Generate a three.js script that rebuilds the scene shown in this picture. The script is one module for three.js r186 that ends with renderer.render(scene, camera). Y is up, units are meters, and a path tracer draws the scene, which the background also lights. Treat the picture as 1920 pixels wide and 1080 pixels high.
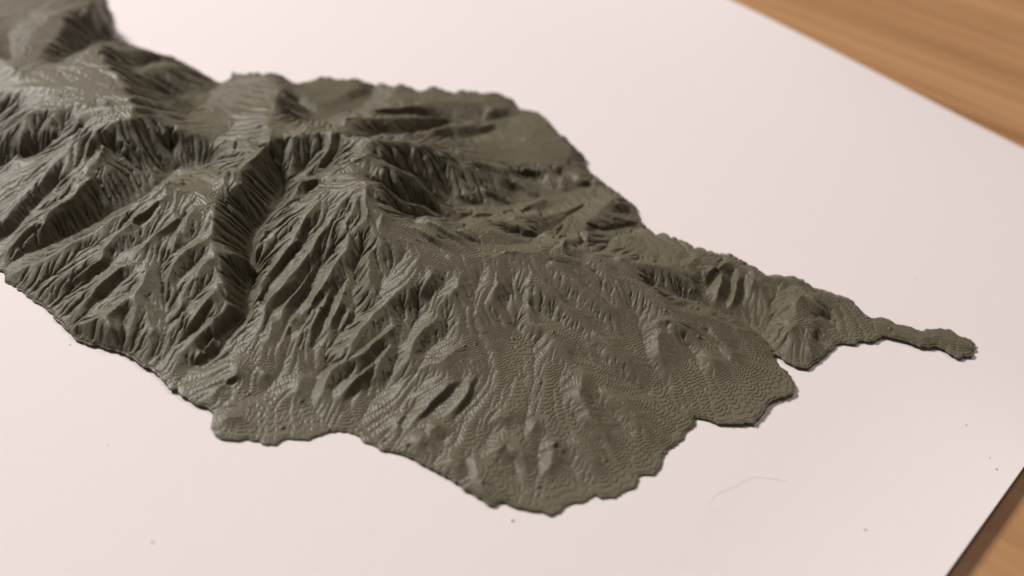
import * as THREE from 'three';
import { RectAreaLightUniformsLib } from 'three/addons/lights/RectAreaLightUniformsLib.js';

// ---------------------------------------------------------------- camera, lamps, exposure
// Plan units are map kilometres (east, north, height); the print is KM metres per map kilometre.
const KM = 0.004, SEA = 0.0002;                       // sea level of the relief lies 0.2 mm above the paper
const W = (e, n, h = 0) => new THREE.Vector3(e * KM, h * KM + SEA, -n * KM);
const scene = new THREE.Scene();
scene.background = new THREE.Color().setRGB(0.045, 0.038, 0.033);   // the dim room around the table
const camera = new THREE.PerspectiveCamera(36.653, 16 / 9, 0.005, 20);
camera.position.copy(W(6.6406, -21.2051, 22.1446));
{
  const pitch = 0.7514, roll = 0.1084, yaw = -0.1643;
  const fw = new THREE.Vector3(Math.sin(yaw) * Math.cos(pitch), -Math.sin(pitch), -Math.cos(yaw) * Math.cos(pitch));
  const rt = new THREE.Vector3(Math.cos(yaw), 0, Math.sin(yaw)), up = rt.clone().cross(fw);
  camera.up.copy(rt.clone().multiplyScalar(-Math.sin(roll)).addScaledVector(up, Math.cos(roll)));
  camera.lookAt(camera.position.clone().add(fw));
}
camera.focus = 0.121; camera.userData.fStop = 11;
const renderer = new THREE.WebGLRenderer({ antialias: true });
renderer.setSize(1024, 576);
renderer.shadowMap.enabled = true;
renderer.toneMapping = THREE.LinearToneMapping;
renderer.toneMappingExposure = 1.56;
RectAreaLightUniformsLib.init();

function tag(o, label, category, group) { o.userData = { label, category }; if (group) o.userData.group = group; return o; }
function mesh(name, g, m, parent = scene) { const o = new THREE.Mesh(g, m); o.name = name; o.castShadow = o.receiveShadow = true; parent.add(o); return o; }

function lamp(name, label, pos, aim, w, h, col, power) {
  const g = new THREE.Group(); g.name = name; g.position.copy(pos); scene.add(g); tag(g, label, 'lamp');
  g.lookAt(aim);                                      // +z towards the table
  mesh('housing', new THREE.BoxGeometry(w + 0.03, h + 0.03, 0.04).translate(0, 0, -0.032), new THREE.MeshStandardMaterial({ color: 0xd8d4cc, roughness: 0.5 }), g);
  mesh('diffuser', new THREE.BoxGeometry(w, h, 0.01).translate(0, 0, -0.006), new THREE.MeshStandardMaterial({ color: 0xffffff, emissive: new THREE.Color().setRGB(...col), emissiveIntensity: 0.6, roughness: 0.6 }), g);
  const l = new THREE.RectAreaLight(new THREE.Color().setRGB(...col), power, w, h);
  l.name = 'lamp_light'; l.rotation.y = Math.PI; g.add(l);   // shines along its own -z
  return g;
}
lamp('table_lamp', 'bright square lamp panel standing left of the island', new THREE.Vector3(-0.82, 0.74, -0.28), new THREE.Vector3(0, 0, 0), 0.24, 0.24, [1, 0.965, 0.955], 56);
lamp('ceiling_lamp', 'smaller warm ceiling lamp hanging behind the island', new THREE.Vector3(0.24, 1.25, -0.78), new THREE.Vector3(0.0, 0, 0), 0.36, 0.36, [1, 0.88, 0.81], 6.5);

// ---------------------------------------------------------------- random numbers and noise
function rng(seed) { let s = seed >>> 0; return () => { s = (s + 0x6D2B79F5) >>> 0; let t = Math.imul(s ^ (s >>> 15), 1 | s); t = (t + Math.imul(t ^ (t >>> 7), 61 | t)) ^ t; return ((t ^ (t >>> 14)) >>> 0) / 4294967296; }; }
function hash(i, j, k) { let h = (Math.imul(i, 374761393) + Math.imul(j, 668265263) + Math.imul(k, 1274126177)) | 0; h = Math.imul(h ^ (h >>> 13), 1274126177); return ((h ^ (h >>> 16)) >>> 0) / 4294967295; }
function noise(x, y, k) {
  const i = Math.floor(x), j = Math.floor(y); let u = x - i, v = y - j;
  u = u * u * u * (u * (u * 6 - 15) + 10); v = v * v * v * (v * (v * 6 - 15) + 10);
  const a = hash(i, j, k), b = hash(i + 1, j, k), c = hash(i, j + 1, k), d = hash(i + 1, j + 1, k);
  return (a + (b - a) * u + (c - a) * v + (a - b - c + d) * u * v) * 2 - 1;
}

function wrapN2(u, v, fu, fv, k) {                     // noise that repeats over the unit square
  const x = u * fu, y = v * fv, i = Math.floor(x), j = Math.floor(y); let a = x - i, b = y - j; a = a * a * (3 - 2 * a); b = b * b * (3 - 2 * b);
  const h = (p, q) => hash(((p % fu) + fu) % fu, ((q % fv) + fv) % fv, k);
  const c0 = h(i, j) * (1 - a) + h(i + 1, j) * a, c1 = h(i, j + 1) * (1 - a) + h(i + 1, j + 1) * a; return (c0 * (1 - b) + c1 * b) * 2 - 1;
}
const wrapN = (u, v, f, k) => wrapN2(u, v, f, f, k);
const taken = {}; const numbered = (n) => { const k = taken[n] = (taken[n] ?? -1) + 1; return k ? n + '_' + String(k).padStart(3, '0') : n; };

function dataTexture(n, m, fn, srgb) {
  const d = new Uint8Array(n * m * 4);
  for (let j = 0; j < m; j++) for (let i = 0; i < n; i++) { const c = fn(i / n, j / m); for (let k = 0; k < 3; k++) d[(j * n + i) * 4 + k] = Math.max(0, Math.min(255, c[k])); d[(j * n + i) * 4 + 3] = 255; }
  const t = new THREE.DataTexture(d, n, m); t.wrapS = t.wrapT = THREE.RepeatWrapping; t.magFilter = THREE.LinearFilter; t.minFilter = THREE.LinearMipmapLinearFilter; t.generateMipmaps = true;
  if (srgb) t.colorSpace = THREE.SRGBColorSpace; t.needsUpdate = true; return t;
}

// ---------------------------------------------------------------- the relief's map (km): coast, crests and valley floors, spurs and gullies
const COAST = [
  [-14.67, -2.83], [-14.4, -3.18], [-13.43, -3.51], [-12.34, -3.9], [-11.5, -4.33], [-10.74, -4.79], [-10.42, -4.99], [-9.85, -4.96], [-9.09, -4.94], [-8.19, -5.17],
  [-7.53, -5.42], [-7.06, -5.58], [-6.71, -5.78], [-6.49, -5.94], [-6.28, -5.81], [-6.06, -6.04], [-5.56, -6.19], [-5.24, -6.21], [-4.98, -6.26], [-4.82, -6.32],
  [-4.63, -6.7], [-4.57, -6.9], [-4.45, -7.07], [-4.19, -7.2], [-3.8, -7.17], [-3.58, -7.02], [-3.33, -6.92], [-3.07, -6.92], [-2.79, -6.96], [-2.51, -6.88],
  [-2.22, -6.57], [-1.86, -6.51], [-1.6, -6.39], [-1.42, -6.2], [-1.23, -6.02], [-0.86, -5.86], [-0.45, -5.78], [-0.19, -5.85], [0.04, -6.01], [0.67, -6.11],
  [1.08, -6.15], [1.49, -6.19], [2.16, -6.34], [2.52, -6.41], [2.9, -6.55], [3.65, -6.84], [4.33, -7.11], [4.46, -7.14], [4.54, -7.01], [4.65, -6.9],
  [4.86, -6.91], [5.1, -6.96], [5.62, -6.9], [5.86, -6.88], [6.15, -6.92], [6.4, -6.78], [6.51, -6.55], [6.65, -6.42], [7.03, -6.1], [7.25, -5.86],
  [7.45, -5.91], [7.65, -5.91], [7.94, -5.73], [8.2, -5.45], [8.45, -5.14], [8.49, -4.93], [8.35, -4.79], [8.63, -4.75], [8.95, -4.63], [9.07, -4.35],
  [9.1, -4.05], [9.12, -3.75], [9.21, -3.52], [9.39, -3.3], [9.51, -3.15], [9.81, -2.57], [10, -2.17], [10, -1.94], [10.19, -1.93], [10.51, -1.95],
  [10.93, -2], [11.5, -1.8], [11.84, -1.67], [12.1, -1.34], [12.19, -1.01], [12.29, -0.74], [12.52, -0.43], [12.82, -0.19], [13.14, 0.01], [13.25, 0.22],
  [13.23, 0.49], [13.1, 0.8], [12.8, 1.14], [12.59, 1.47], [12.47, 1.86], [12.59, 1.74], [12.8, 1.56], [13.18, 1.39], [13.6, 1.35], [13.89, 1.64],
  [14.04, 1.96], [14.27, 2.27], [14.63, 2.74], [14.91, 3.16], [15.16, 3.19], [15.41, 3.27], [15.61, 3.48], [15.88, 3.48], [16.14, 3.59], [16.41, 3.93],
  [16.93, 3.96], [17.5, 3.89], [18.01, 3.83], [18.37, 3.95], [18.66, 3.98], [18.82, 3.76], [19.12, 3.64], [19.39, 3.81], [19.65, 3.92], [19.73, 4.08],
  [19.63, 4.21], [19.81, 4.41], [19.87, 4.65], [19.69, 4.85], [19.34, 4.82], [18.93, 5.12], [18.59, 5.07], [18.28, 4.91], [17.9, 4.64], [17.45, 4.79],
  [16.94, 4.77], [16.68, 4.98], [16.42, 4.95], [16.08, 4.84], [15.77, 5.04], [15.41, 5.53], [15.07, 5.76], [14.33, 5.96], [13.91, 5.96], [13.35, 6.21],
  [12.69, 6.05], [11.77, 6.07], [11.34, 6.35], [10.69, 6.77], [9.85, 6.66], [9.15, 6.63], [8.25, 7.13], [7.56, 7.02], [6.98, 7.6], [6.79, 8.15],
  [6.53, 8.74], [6, 9.14], [5.11, 9.72], [4.68, 10.12], [4.33, 10.41], [4.01, 10.76], [3.96, 11.34], [3.49, 11.89], [2.88, 12.53], [2.43, 12.82],
  [1.79, 13.77], [1.07, 14.38], [0.48, 14.35], [0.09, 14.3], [-0.22, 14.95], [-0.85, 15.12], [-1.86, 14.93], [-2.77, 14.68], [-3.09, 14.3], [-3.56, 14.49],
  [-4.04, 14.56], [-4.47, 14.13], [-5.04, 14.01], [-5.6, 14.21], [-6.01, 13.99], [-6.55, 14.21], [-6.87, 13.86], [-7.27, 13.87], [-7.76, 14], [-8.55, 13.69],
  [-9.34, 13.64], [-9.7, 13.08], [-10.45, 12.63], [-11.39, 12.99], [-12.34, 12.72], [-13.05, 12.18], [-13.42, 12.31], [-13.39, 11.74], [-13.74, 11.44], [-14.2, 11.57],
  [-14.74, 11.88], [-16.2, 12.49], [-17.52, 12.72], [-18.55, 12.87], [-19.42, 13.06], [-20.16, 13.17], [-20.68, 13.77], [-21.28, 14.6], [-22.16, 15.96], [-22.61, 16.29],
  [-23.4, 17.41], [-25.27, 18.63], [-29.48, 16.41], [-31.36, 14.97], [-34.07, 12.53], [-33.51, 9.43], [-31.08, 5.88], [-29.2, 4.1], [-25.74, 1.77], [-22.46, -0.22],
  [-19.19, -2], [-17.32, -2.77]];
const MAIN = [                                        // crests and valley floors: east, north, height
  [[15.41, 5.38, 0.132], [15.06, 5.56, 0.176], [14.31, 5.71, 0.242], [13.9, 5.66, 0.275], [13.34, 5.91, 0.308], [12.67, 5.75, 0.275], [11.75, 5.77, 0.33], [11.33, 6.05, 0.33], [10.67, 6.42, 0.385], [9.83, 6.31, 0.385], [9.14, 6.33, 0.363], [8.24, 6.83, 0.33], [7.54, 6.72, 0.308], [6.98, 7.5, 0.11], [6.78, 8.05, 0.055], [6.52, 8.54, 0.132], [6, 9.04, 0.11], [5.1, 9.57, 0.132], [4.68, 10.02, 0.11], [4.32, 10.36, 0.022], [4.01, 10.71, 0.132], [3.95, 11.29, 0.11], [3.48, 11.69, 0.165], [2.87, 12.28, 0.22], [2.41, 12.57, 0.22], [1.78, 13.57, 0.22], [1.06, 14.18, 0.165], [0.48, 14.25, 0.11], [0.09, 14.25, 0.022], [-0.23, 14.75, 0.165], [-0.86, 14.82, 0.275], [-1.87, 14.63, 0.308], [-2.79, 14.38, 0.308], [-3.1, 14.1, 0.22], [-3.58, 14.09, 0.385], [-4.06, 14.16, 0.385], [-4.48, 13.83, 0.275], [-5.06, 13.71, 0.33], [-5.62, 13.81, 0.385], [-6.02, 13.79, 0.165], [-6.56, 14.01, 0.165], [-6.88, 13.76, 0.055], [-7.28, 13.57, 0.275], [-7.78, 13.6, 0.33], [-8.57, 13.29, 0.385], [-9.36, 13.24, 0.385], [-9.71, 12.78, 0.275], [-10.46, 12.43, 0.22], [-11.41, 12.59, 0.385], [-12.36, 12.32, 0.385], [-13.07, 11.88, 0.385], [-13.43, 12.11, 0.385], [-13.39, 11.64, 0.132], [-13.74, 11.39, 0.022], [-14.2, 11.47, 0.11], [-14.75, 11.63, 0.275], [-16.21, 12.14, 0.385], [-17.54, 12.27, 0.495], [-18.57, 12.47, 0.44], [-19.43, 12.86, 0.22], [-20.17, 13.02, 0.165], [-20.69, 13.47, 0.33], [-21.3, 14.2, 0.44], [-22.18, 15.56, 0.44], [-22.63, 15.89, 0.44]],
  [[-17.52, 3.46, 2.1], [-17.25, 3.79, 2.175], [-16.76, 3.88, 2.19], [-16.27, 4.33, 2.22], [-16.03, 4.62, 2.25], [-15.76, 4.87, 2.25]],
  [[-14.59, 5.81, 2.34], [-13.94, 5.09, 2.4], [-13.42, 4.42, 2.415], [-13.9, 3.92, 2.34], [-14.16, 3.39, 2.22], [-14.46, 3.24, 2.16], [-14.79, 3.11, 2.04], [-14.96, 2.83, 1.89], [-15.06, 2.53, 1.77], [-15.18, 2.08, 1.62], [-15.21, 1.57, 1.5]],
  [[-15.23, 3.92, 2.22], [-15.1, 3.49, 2.1], [-15.26, 3.26, 1.965], [-15.31, 2.93, 1.83], [-15.42, 2.33, 1.65], [-15.58, 1.95, 1.53], [-15.68, 1.45, 1.425]],
  [[-15.72, 1.56, 1.425], [-16.1, 0.77, 1.08], [-16.17, 0.03, 0.84], [-16.31, -0.48, 0.675], [-16.55, -1.05, 0.45]],
  [[-15.18, 1.58, 1.5], [-15.42, 0.57, 1.14], [-15.64, -0.28, 0.87], [-15.8, -1.2, 0.6], [-16.09, -1.72, 0.345]],
  [[-19.04, 5.07, 2.16], [-17.69, 5.49, 2.22], [-16.38, 5.95, 2.25], [-16.08, 6.76, 2.25], [-15.35, 6.43, 2.25]],
  [[-15.35, 6.43, 2.25], [-16.36, 7.2, 2.205]],
  [[-18.03, 9.4, 2.1], [-16.93, 8.11, 2.205], [-15.01, 6.35, 2.28]],
  [[-18.17, 7.78, 2.16], [-18.42, 6.89, 2.145], [-19.13, 6.53, 2.145], [-19.55, 5.77, 2.13]],
  [[-18.17, 7.78, 2.16], [-18.24, 8.53, 2.145], [-18.14, 9.44, 2.1]],
  [[-19.63, 5.89, 2.13], [-20.43, 7.1, 2.085], [-21.18, 8.61, 2.025], [-21.71, 9.97, 1.965], [-21.89, 11.25, 1.905], [-21.75, 12.64, 1.8], [-21.15, 13.41, 1.665], [-21.48, 14.33, 1.2]],
  [[-21.18, 13.38, 1.62], [-20.82, 12.8, 1.59], [-21.03, 12.23, 1.725], [-21.31, 11.36, 1.83], [-20.6, 10.42, 1.845], [-20.36, 9.17, 1.92], [-20.29, 8.44, 1.98], [-19.84, 7.44, 2.04]],
  [[-19.18, 7.89, 1.725], [-19.67, 9.69, 1.275], [-20.18, 11.64, 0.75], [-20.93, 13.49, 0.18]],
  [[-18.13, 9.63, 2.1], [-17.52, 9.64, 1.8], [-17.17, 10.47, 1.5], [-16.95, 11.04, 1.23], [-16.3, 11.35, 0.9]],
  [[-16.2, 8.81, 1.425], [-15.86, 9.57, 1.275], [-15.5, 10.4, 1.05], [-15.31, 11.14, 0.75], [-14.78, 11.4, 0.495]],
  [[-17.5, 8.81, 1.725], [-16.97, 9.09, 1.425], [-16.54, 9.56, 1.14], [-16.39, 11.06, 0.75]],
  [[-15.48, 7.86, 1.35], [-14.93, 8.43, 0.93], [-14.58, 8.94, 0.495], [-13.83, 9.49, 0.3], [-13.59, 10.38, 0.135], [-13.69, 11.24, 0.015]],
  [[-13.13, 7.92, 0.675], [-13.09, 8.95, 0.45], [-13.4, 10.12, 0.18]],
  [[-17.54, 3.66, 2.1], [-17.48, 3.16, 1.92], [-17.37, 2.63, 1.695], [-17.18, 2.01, 1.395], [-17.38, 1.61, 1.11], [-17.64, 1.45, 0.9], [-17.99, 1.16, 0.63]],
  [[-16.09, 3.03, 1.5], [-16.46, 2.62, 1.17], [-17.08, 2.23, 0.81], [-17.71, 1.88, 0.51], [-18.17, 1.52, 0.21]],
  [[-19.22, 4.74, 2.1], [-19.28, 4.16, 1.875], [-19.76, 3.85, 1.575]],
  [[-19.14, 4.12, 1.725], [-19.24, 3.88, 1.425], [-19.7, 3.47, 0.975]],
  [[-13.37, 4.33, 2.4], [-13.21, 4.61, 2.145], [-12.83, 4.55, 1.98], [-12.38, 4.6, 1.845], [-12.21, 4.93, 1.89]],
  [[-12.08, 4.7, 1.89], [-11.95, 5.16, 1.89], [-11.21, 5.03, 1.725], [-10.78, 5.32, 1.56], [-10.38, 5.89, 1.515], [-10.07, 6.23, 1.59], [-9.44, 6.11, 1.725], [-8.98, 6.17, 1.875], [-8.58, 6.37, 2.1]],
  [[-8.26, 5.88, 2.22], [-7.93, 5.46, 2.175], [-7.47, 5.44, 2.13], [-7.08, 5.44, 2.22], [-6.97, 5.89, 2.34], [-6.87, 6.21, 2.46], [-6.5, 5.87, 2.34], [-6.23, 5.92, 2.37], [-5.7, 6.21, 2.52], [-5.16, 5.89, 2.49], [-4.83, 5.8, 2.52], [-4.4, 5.87, 2.7], [-4.03, 5.65, 2.76], [-3.61, 5.71, 2.7]],
  [[-8.24, 5.82, 2.22], [-7.91, 4.58, 2.28], [-7.87, 4.11, 2.34], [-7.86, 3.66, 2.43], [-8.05, 3.42, 2.34], [-8.2, 3.18, 2.22], [-7.88, 2.4, 2.13]],
  [[-7.87, 2.35, 2.13], [-8.16, 1.84, 2.07], [-8.52, 1.63, 1.98], [-8.52, 1.33, 1.95]],
  [[-10.26, 1.53, 2.1], [-9.7, 1.15, 2.025], [-9.42, 1.52, 1.995], [-8.75, 1.19, 1.995], [-8.2, 0.94, 1.995], [-7.82, -0.03, 1.845], [-7.68, -0.61, 1.695], [-7.16, -1.01, 1.59], [-6.93, -1.22, 1.5], [-6.62, -1.83, 1.29], [-6.24, -2.43, 1.11], [-6, -2.77, 0.99], [-6, -3.43, 0.78], [-5.97, -4.06, 0.57], [-6.23, -4.72, 0.3]],
  [[-6.97, -1.13, 1.5], [-6.76, -0.72, 1.425], [-6.35, -0.66, 1.2], [-5.98, -0.69, 0.825]],
  [[-6, -2.77, 0.99], [-5.69, -2.64, 0.84], [-5.68, -2.36, 0.495]],
  [[-10.19, 1.45, 2.175], [-10.77, 0.76, 1.95], [-11.19, -0.18, 1.635], [-11.68, -0.72, 1.425], [-12.31, -1.6, 1.125], [-12.77, -2.06, 0.87], [-13.4, -2.59, 0.555], [-13.96, -2.91, 0.285], [-14.43, -3.05, 0.06]],
  [[-10.36, 4.32, 0.93], [-11.42, 3.68, 0.84], [-11.61, 2.64, 0.735]],
  [[-11.65, 2.3, 0.705], [-12.31, 1.21, 0.51], [-12.91, 0.2, 0.345], [-13.44, -0.6, 0.225], [-14.01, -1.41, 0.12], [-14.59, -2.14, 0.045], [-14.74, -2.7, 0.007]],
  [[-11.34, 3.57, 0.93], [-12.02, 4.34, 1.2], [-12.26, 4.84, 1.425]],
  [[-13.57, 1.39, 1.53], [-13.7, 0.24, 1.245], [-14.17, -0.34, 1.05], [-14.19, -0.9, 0.885], [-14.65, -1.15, 0.705], [-14.86, -1.8, 0.405], [-15.08, -2.23, 0.105]],
  [[-14.34, -0.39, 0.96], [-14.25, -0.9, 0.705], [-14.47, -1.42, 0.465], [-14.64, -2.23, 0.15]],
  [[-14.9, 1.14, 0.96], [-15.23, -0.15, 0.63], [-15.4, -1.11, 0.3], [-15.61, -1.7, 0.12]],
  [[-14.03, 2.79, 1.725], [-13.62, 2.54, 1.53], [-13.37, 2.6, 1.47]],
  [[-13.22, 2.2, 1.395], [-13.18, 1.54, 1.11], [-13.19, 0.85, 0.84], [-13.02, 0.35, 0.54]],
  [[-13.83, 3.15, 1.62], [-13.19, 2.99, 1.38], [-12.48, 2.98, 1.14], [-11.77, 2.71, 0.9]],
  [[-14.61, 2.76, 1.77], [-14.4, 1.83, 1.44]],
  [[-21.09, 7.45, 1.77], [-22.95, 9.54, 1.395], [-24.31, 11.42, 1.14], [-25.12, 13.24, 0.9], [-25.55, 14.86, 0.675]],
  [[2.67, 9.17, 0.495], [2.7, 8.73, 0.345], [3.03, 8.35, 0.225]],
  [[3.28, 9.11, 0.405], [3.25, 8.72, 0.3], [3.53, 8.35, 0.165]],
  [[-5.35, -1.9, 0.72], [-4.96, -2.06, 0.645]],
  [[-8.07, 4.86, 1.725], [-7.67, 4.56, 1.425], [-7.36, 4.49, 1.2]],
  [[-7.37, 4.51, 1.185], [-6.95, 3.72, 1.065], [-6.67, 2.59, 0.96], [-6.99, 1.71, 0.81], [-6.89, 1.02, 0.69], [-6.69, 0.21, 0.585]],
  [[-6.69, 0.21, 0.585], [-6.32, -0.36, 0.525], [-5.87, -1.03, 0.465]],
  [[-6.2, -0.35, 0.465], [-6.14, -1.05, 0.405], [-5.94, -1.68, 0.345], [-5.6, -2.25, 0.285], [-5.64, -2.92, 0.225], [-5.91, -3.56, 0.165], [-6.11, -4.41, 0.105]],
  [[-5.69, -4.26, 0.09], [-6.19, -4.87, 0.045], [-6.39, -5.73, 0.007]],
  [[-3.18, 2.93, 2.7], [-3.71, 2.67, 2.55], [-4.43, 2.65, 2.4], [-4.75, 2.47, 2.34], [-4.99, 1.94, 2.175], [-5.5, 1.91, 2.025], [-5.48, 1.45, 1.92], [-5.91, 1.06, 1.725], [-5.9, 0.62, 1.575], [-6.19, 0.58, 1.53], [-6.19, 0.17, 1.395], [-6.18, -0.46, 1.2]],
  [[-5.63, -0.02, 1.29], [-5.48, -0.98, 1.05], [-5.38, -1.72, 0.885], [-5.13, -2.51, 0.675], [-5.35, -3.29, 0.51], [-5.37, -4.07, 0.345], [-5.57, -4.58, 0.21]],
  [[-5.02, 3.14, 2.46], [-5.68, 3.01, 2.34], [-5.79, 2.83, 2.19], [-5.87, 2.33, 1.95], [-5.95, 1.99, 1.725]],
  [[-4.86, 3.31, 2.175], [-5.4, 2.86, 1.98], [-5.39, 2.26, 1.875]],
  [[-5.16, 5.89, 2.49], [-4.87, 5.16, 2.46], [-4.56, 4.02, 2.46], [-4.33, 4.34, 2.61], [-3.79, 4.82, 2.775]],
  [[-4.56, 4.02, 2.46], [-4.82, 3.69, 2.415]],
  [[-5.75, 5.97, 2.49], [-5.63, 5.26, 2.22], [-5.74, 4.79, 1.995], [-5.72, 4.09, 1.8], [-6.12, 3.78, 1.575]],
  [[-7.02, 5.47, 2.175], [-7.14, 5.25, 1.95], [-7.05, 4.91, 1.68], [-6.93, 4.41, 1.41]],
  [[-5.54, 6.26, 2.28], [-5.41, 5.51, 2.025], [-5.58, 4.69, 1.68], [-5.98, 4.29, 1.425]],
  [[-6.25, 5.96, 2.175], [-6.08, 5.49, 1.875], [-6.31, 5.07, 1.5], [-6.65, 4.5, 1.2]],
  [[-7.48, 5.45, 1.995], [-7.57, 4.88, 1.575], [-7.36, 4.49, 1.2]],
  [[-4.45, 4.27, 2.4], [-4.04, 4.53, 2.58], [-3.84, 4.76, 2.76]],
  [[-4.56, 4.02, 2.46], [-4.31, 3.75, 2.46], [-3.61, 3.41, 2.58], [-3.25, 3.19, 2.7]],
  [[-9.64, 9.57, 1.575], [-9.28, 8.22, 1.8], [-8.71, 6.78, 1.995], [-8.6, 6.1, 2.175]],
  [[-12, 11.63, 0.675], [-10.83, 11.28, 0.93], [-9.76, 9.8, 1.425]],
  [[-8.66, 8.04, 1.125], [-7.87, 8.76, 0.78], [-7.15, 9.82, 0.54], [-6.57, 11.11, 0.375], [-6.64, 12.66, 0.135], [-6.9, 13.73, 0.007]],
  [[-9.85, 11.21, 0.9], [-8.83, 10.45, 0.9], [-8.07, 10.23, 0.78], [-7.72, 11.25, 0.645], [-7.4, 12.18, 0.57], [-7, 12.94, 0.375]],
  [[-9.16, 10, 0.72], [-7.9, 9.61, 0.675], [-7.22, 10.81, 0.495], [-6.87, 12.58, 0.225]],
  [[-5.53, 13.28, 0.6], [-5.47, 11.64, 0.78], [-5.6, 10.17, 1.05], [-6.32, 9.1, 1.425], [-6.35, 7.99, 1.725], [-5.7, 6.29, 2.43]],
  [[-5.48, 9.56, 1.5], [-4.65, 10.29, 1.35], [-3.89, 11.11, 1.2], [-3.4, 11.54, 0.9]],
  [[-5.24, 9.65, 1.275], [-3.96, 10.7, 0.9], [-3.15, 11.43, 0.6], [-2.43, 11.86, 0.345], [-0.9, 12.5, 0.165], [-0.05, 13.38, 0.022]],
  [[-3.65, 12.34, 0.78], [-2.14, 13.02, 0.63], [-1.3, 13.41, 0.525], [-0.83, 12.96, 0.435], [-0.33, 13.93, 0.27]],
  [[-5.7, 7.42, 2.34], [-5.19, 7.99, 2.07], [-4.61, 8.52, 1.845], [-3.94, 9.41, 1.53], [-3.33, 10.01, 1.29], [-2.92, 10.67, 1.08], [-2.57, 11.31, 0.78], [-2.15, 11.59, 0.45]],
  [[-5.14, 6.39, 2.25], [-4.73, 7.26, 1.8], [-4.38, 8.18, 1.425], [-3.81, 8.45, 1.275], [-3.33, 9.4, 0.96], [-2.95, 10.11, 0.75], [-2.53, 11.18, 0.495]],
  [[-3.19, 6.59, 2.37], [-3.31, 7.48, 1.95], [-3.34, 8.36, 1.53], [-2.75, 8.85, 1.275], [-2.54, 9.83, 1.08], [-2.23, 10.42, 0.93], [-1.58, 11.04, 0.75], [-0.88, 11.52, 0.57], [-0.59, 12.04, 0.42]],
  [[-2.53, 9.56, 0.84], [-2.09, 9.99, 0.675], [-1.54, 10.2, 0.51], [-0.94, 11.04, 0.36], [-0.38, 12.11, 0.21], [0.06, 12.91, 0.09]],
  [[-5.22, 5.69, 2.625], [-4.33, 5.77, 2.76], [-3.94, 5.63, 2.793], [-3.66, 5.95, 2.64], [-3.24, 6.52, 2.4], [-2.79, 6.72, 2.25], [-2.4, 6.9, 2.1], [-1.99, 7.05, 1.845], [-1.64, 7.13, 1.62], [-1.33, 7.13, 1.47]],
  [[-2.36, 7.01, 2.085], [-1.75, 8.51, 1.5], [-1.01, 8.97, 1.2], [0.16, 10.68, 0.675]],
  [[-1.33, 7.13, 1.47], [-1.18, 7.01, 1.395], [-0.55, 7.32, 1.23], [0.16, 7.56, 1.02], [1.28, 7.74, 0.72]],
  [[-1.27, 7.41, 1.5], [-0.92, 7.94, 1.44], [0.05, 7.94, 1.14], [1.12, 8.35, 0.81]],
  [[1.08, 8.51, 0.78], [2.01, 8.9, 0.63], [2.88, 9.47, 0.51], [3.22, 9.99, 0.45], [3.17, 11.31, 0.375], [2.95, 12.09, 0.3]],
  [[1.06, 8.52, 0.495], [2.06, 8.83, 0.3], [2.44, 8.6, 0.18], [3.37, 8.25, 0.105], [4.22, 8.9, 0.045], [4.55, 9.47, 0.007]],
  [[1.12, 11.02, 0.78], [2.06, 10.48, 0.645], [2.73, 10.19, 0.525]],
  [[0, 7.61, 0.9], [0.71, 7.84, 0.78], [1.22, 7.83, 0.645], [1.82, 7.8, 0.45], [2.48, 7.7, 0.225]],
  [[0.4, 6.86, 0.705], [0.97, 6.91, 0.495], [1.56, 7.03, 0.33]],
  [[1.33, 7.81, 0.27], [1.98, 7.54, 0.21], [2.5, 7.6, 0.165]],
  [[3.41, 10.33, 0.27], [3.77, 9.65, 0.345], [3.96, 9.18, 0.39], [4.37, 9.28, 0.375], [4.78, 9.51, 0.27]],
  [[3.24, 9.29, 0.09], [3.09, 9.52, 0.27], [3.25, 9.82, 0.435]],
  [[-3.37, 5.13, 2.34], [-3, 5.59, 1.83], [-2.36, 5.87, 1.455], [-1.8, 5.88, 1.11], [-1.31, 5.64, 0.78], [-1.01, 5.65, 0.63], [-0.38, 5.56, 0.45], [0.4, 6.25, 0.33], [0.93, 6.26, 0.27]],
  [[1.1, 6.47, 0.255], [1.82, 6.91, 0.21], [2.25, 7.36, 0.18], [2.7, 7.77, 0.135]],
  [[-3.71, 4.91, 2.776], [-3.66, 4.7, 2.64], [-3.11, 4.71, 2.52], [-2.58, 4.83, 2.28], [-1.97, 4.92, 1.95], [-1.44, 4.85, 1.575], [-1.11, 4.96, 1.275], [-0.69, 4.8, 1.02], [-0.2, 4.91, 0.78], [0.3, 5.1, 0.66], [0.87, 5.56, 0.6], [1.17, 5.52, 0.57], [1.73, 5.96, 0.525]],
  [[1.29, 5.66, 0.54], [1.71, 6.03, 0.51], [2.19, 6.51, 0.465], [2.53, 7, 0.42], [2.74, 7.28, 0.39], [2.97, 7.17, 0.225]],
  [[-1.29, 7, 1.35], [-1.23, 6.64, 1.08], [-0.95, 6.18, 0.84], [-0.85, 5.85, 0.66]],
  [[-3.16, 3.86, 2.28], [-2.62, 4.11, 1.8], [-2.1, 4.04, 1.47], [-1.67, 4.35, 1.23], [-1.19, 4.56, 1.02], [-0.71, 4.53, 0.78], [-0.2, 4.41, 0.645], [0.29, 5.13, 0.495], [1.11, 5.52, 0.375]],
  [[1.46, 5.74, 0.39], [2.04, 6.41, 0.315], [2.7, 6.66, 0.255], [3.36, 7.31, 0.18], [3.78, 8.11, 0.12]],
  [[-3.15, 3.02, 2.727], [-2.81, 3.31, 2.61], [-2.38, 3.45, 2.25], [-1.99, 3.52, 1.92], [-1.79, 3.55, 1.68], [-1.51, 3.85, 1.53], [-1.14, 3.93, 1.29], [-0.73, 4, 1.08], [-0.48, 4.12, 0.93]],
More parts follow.
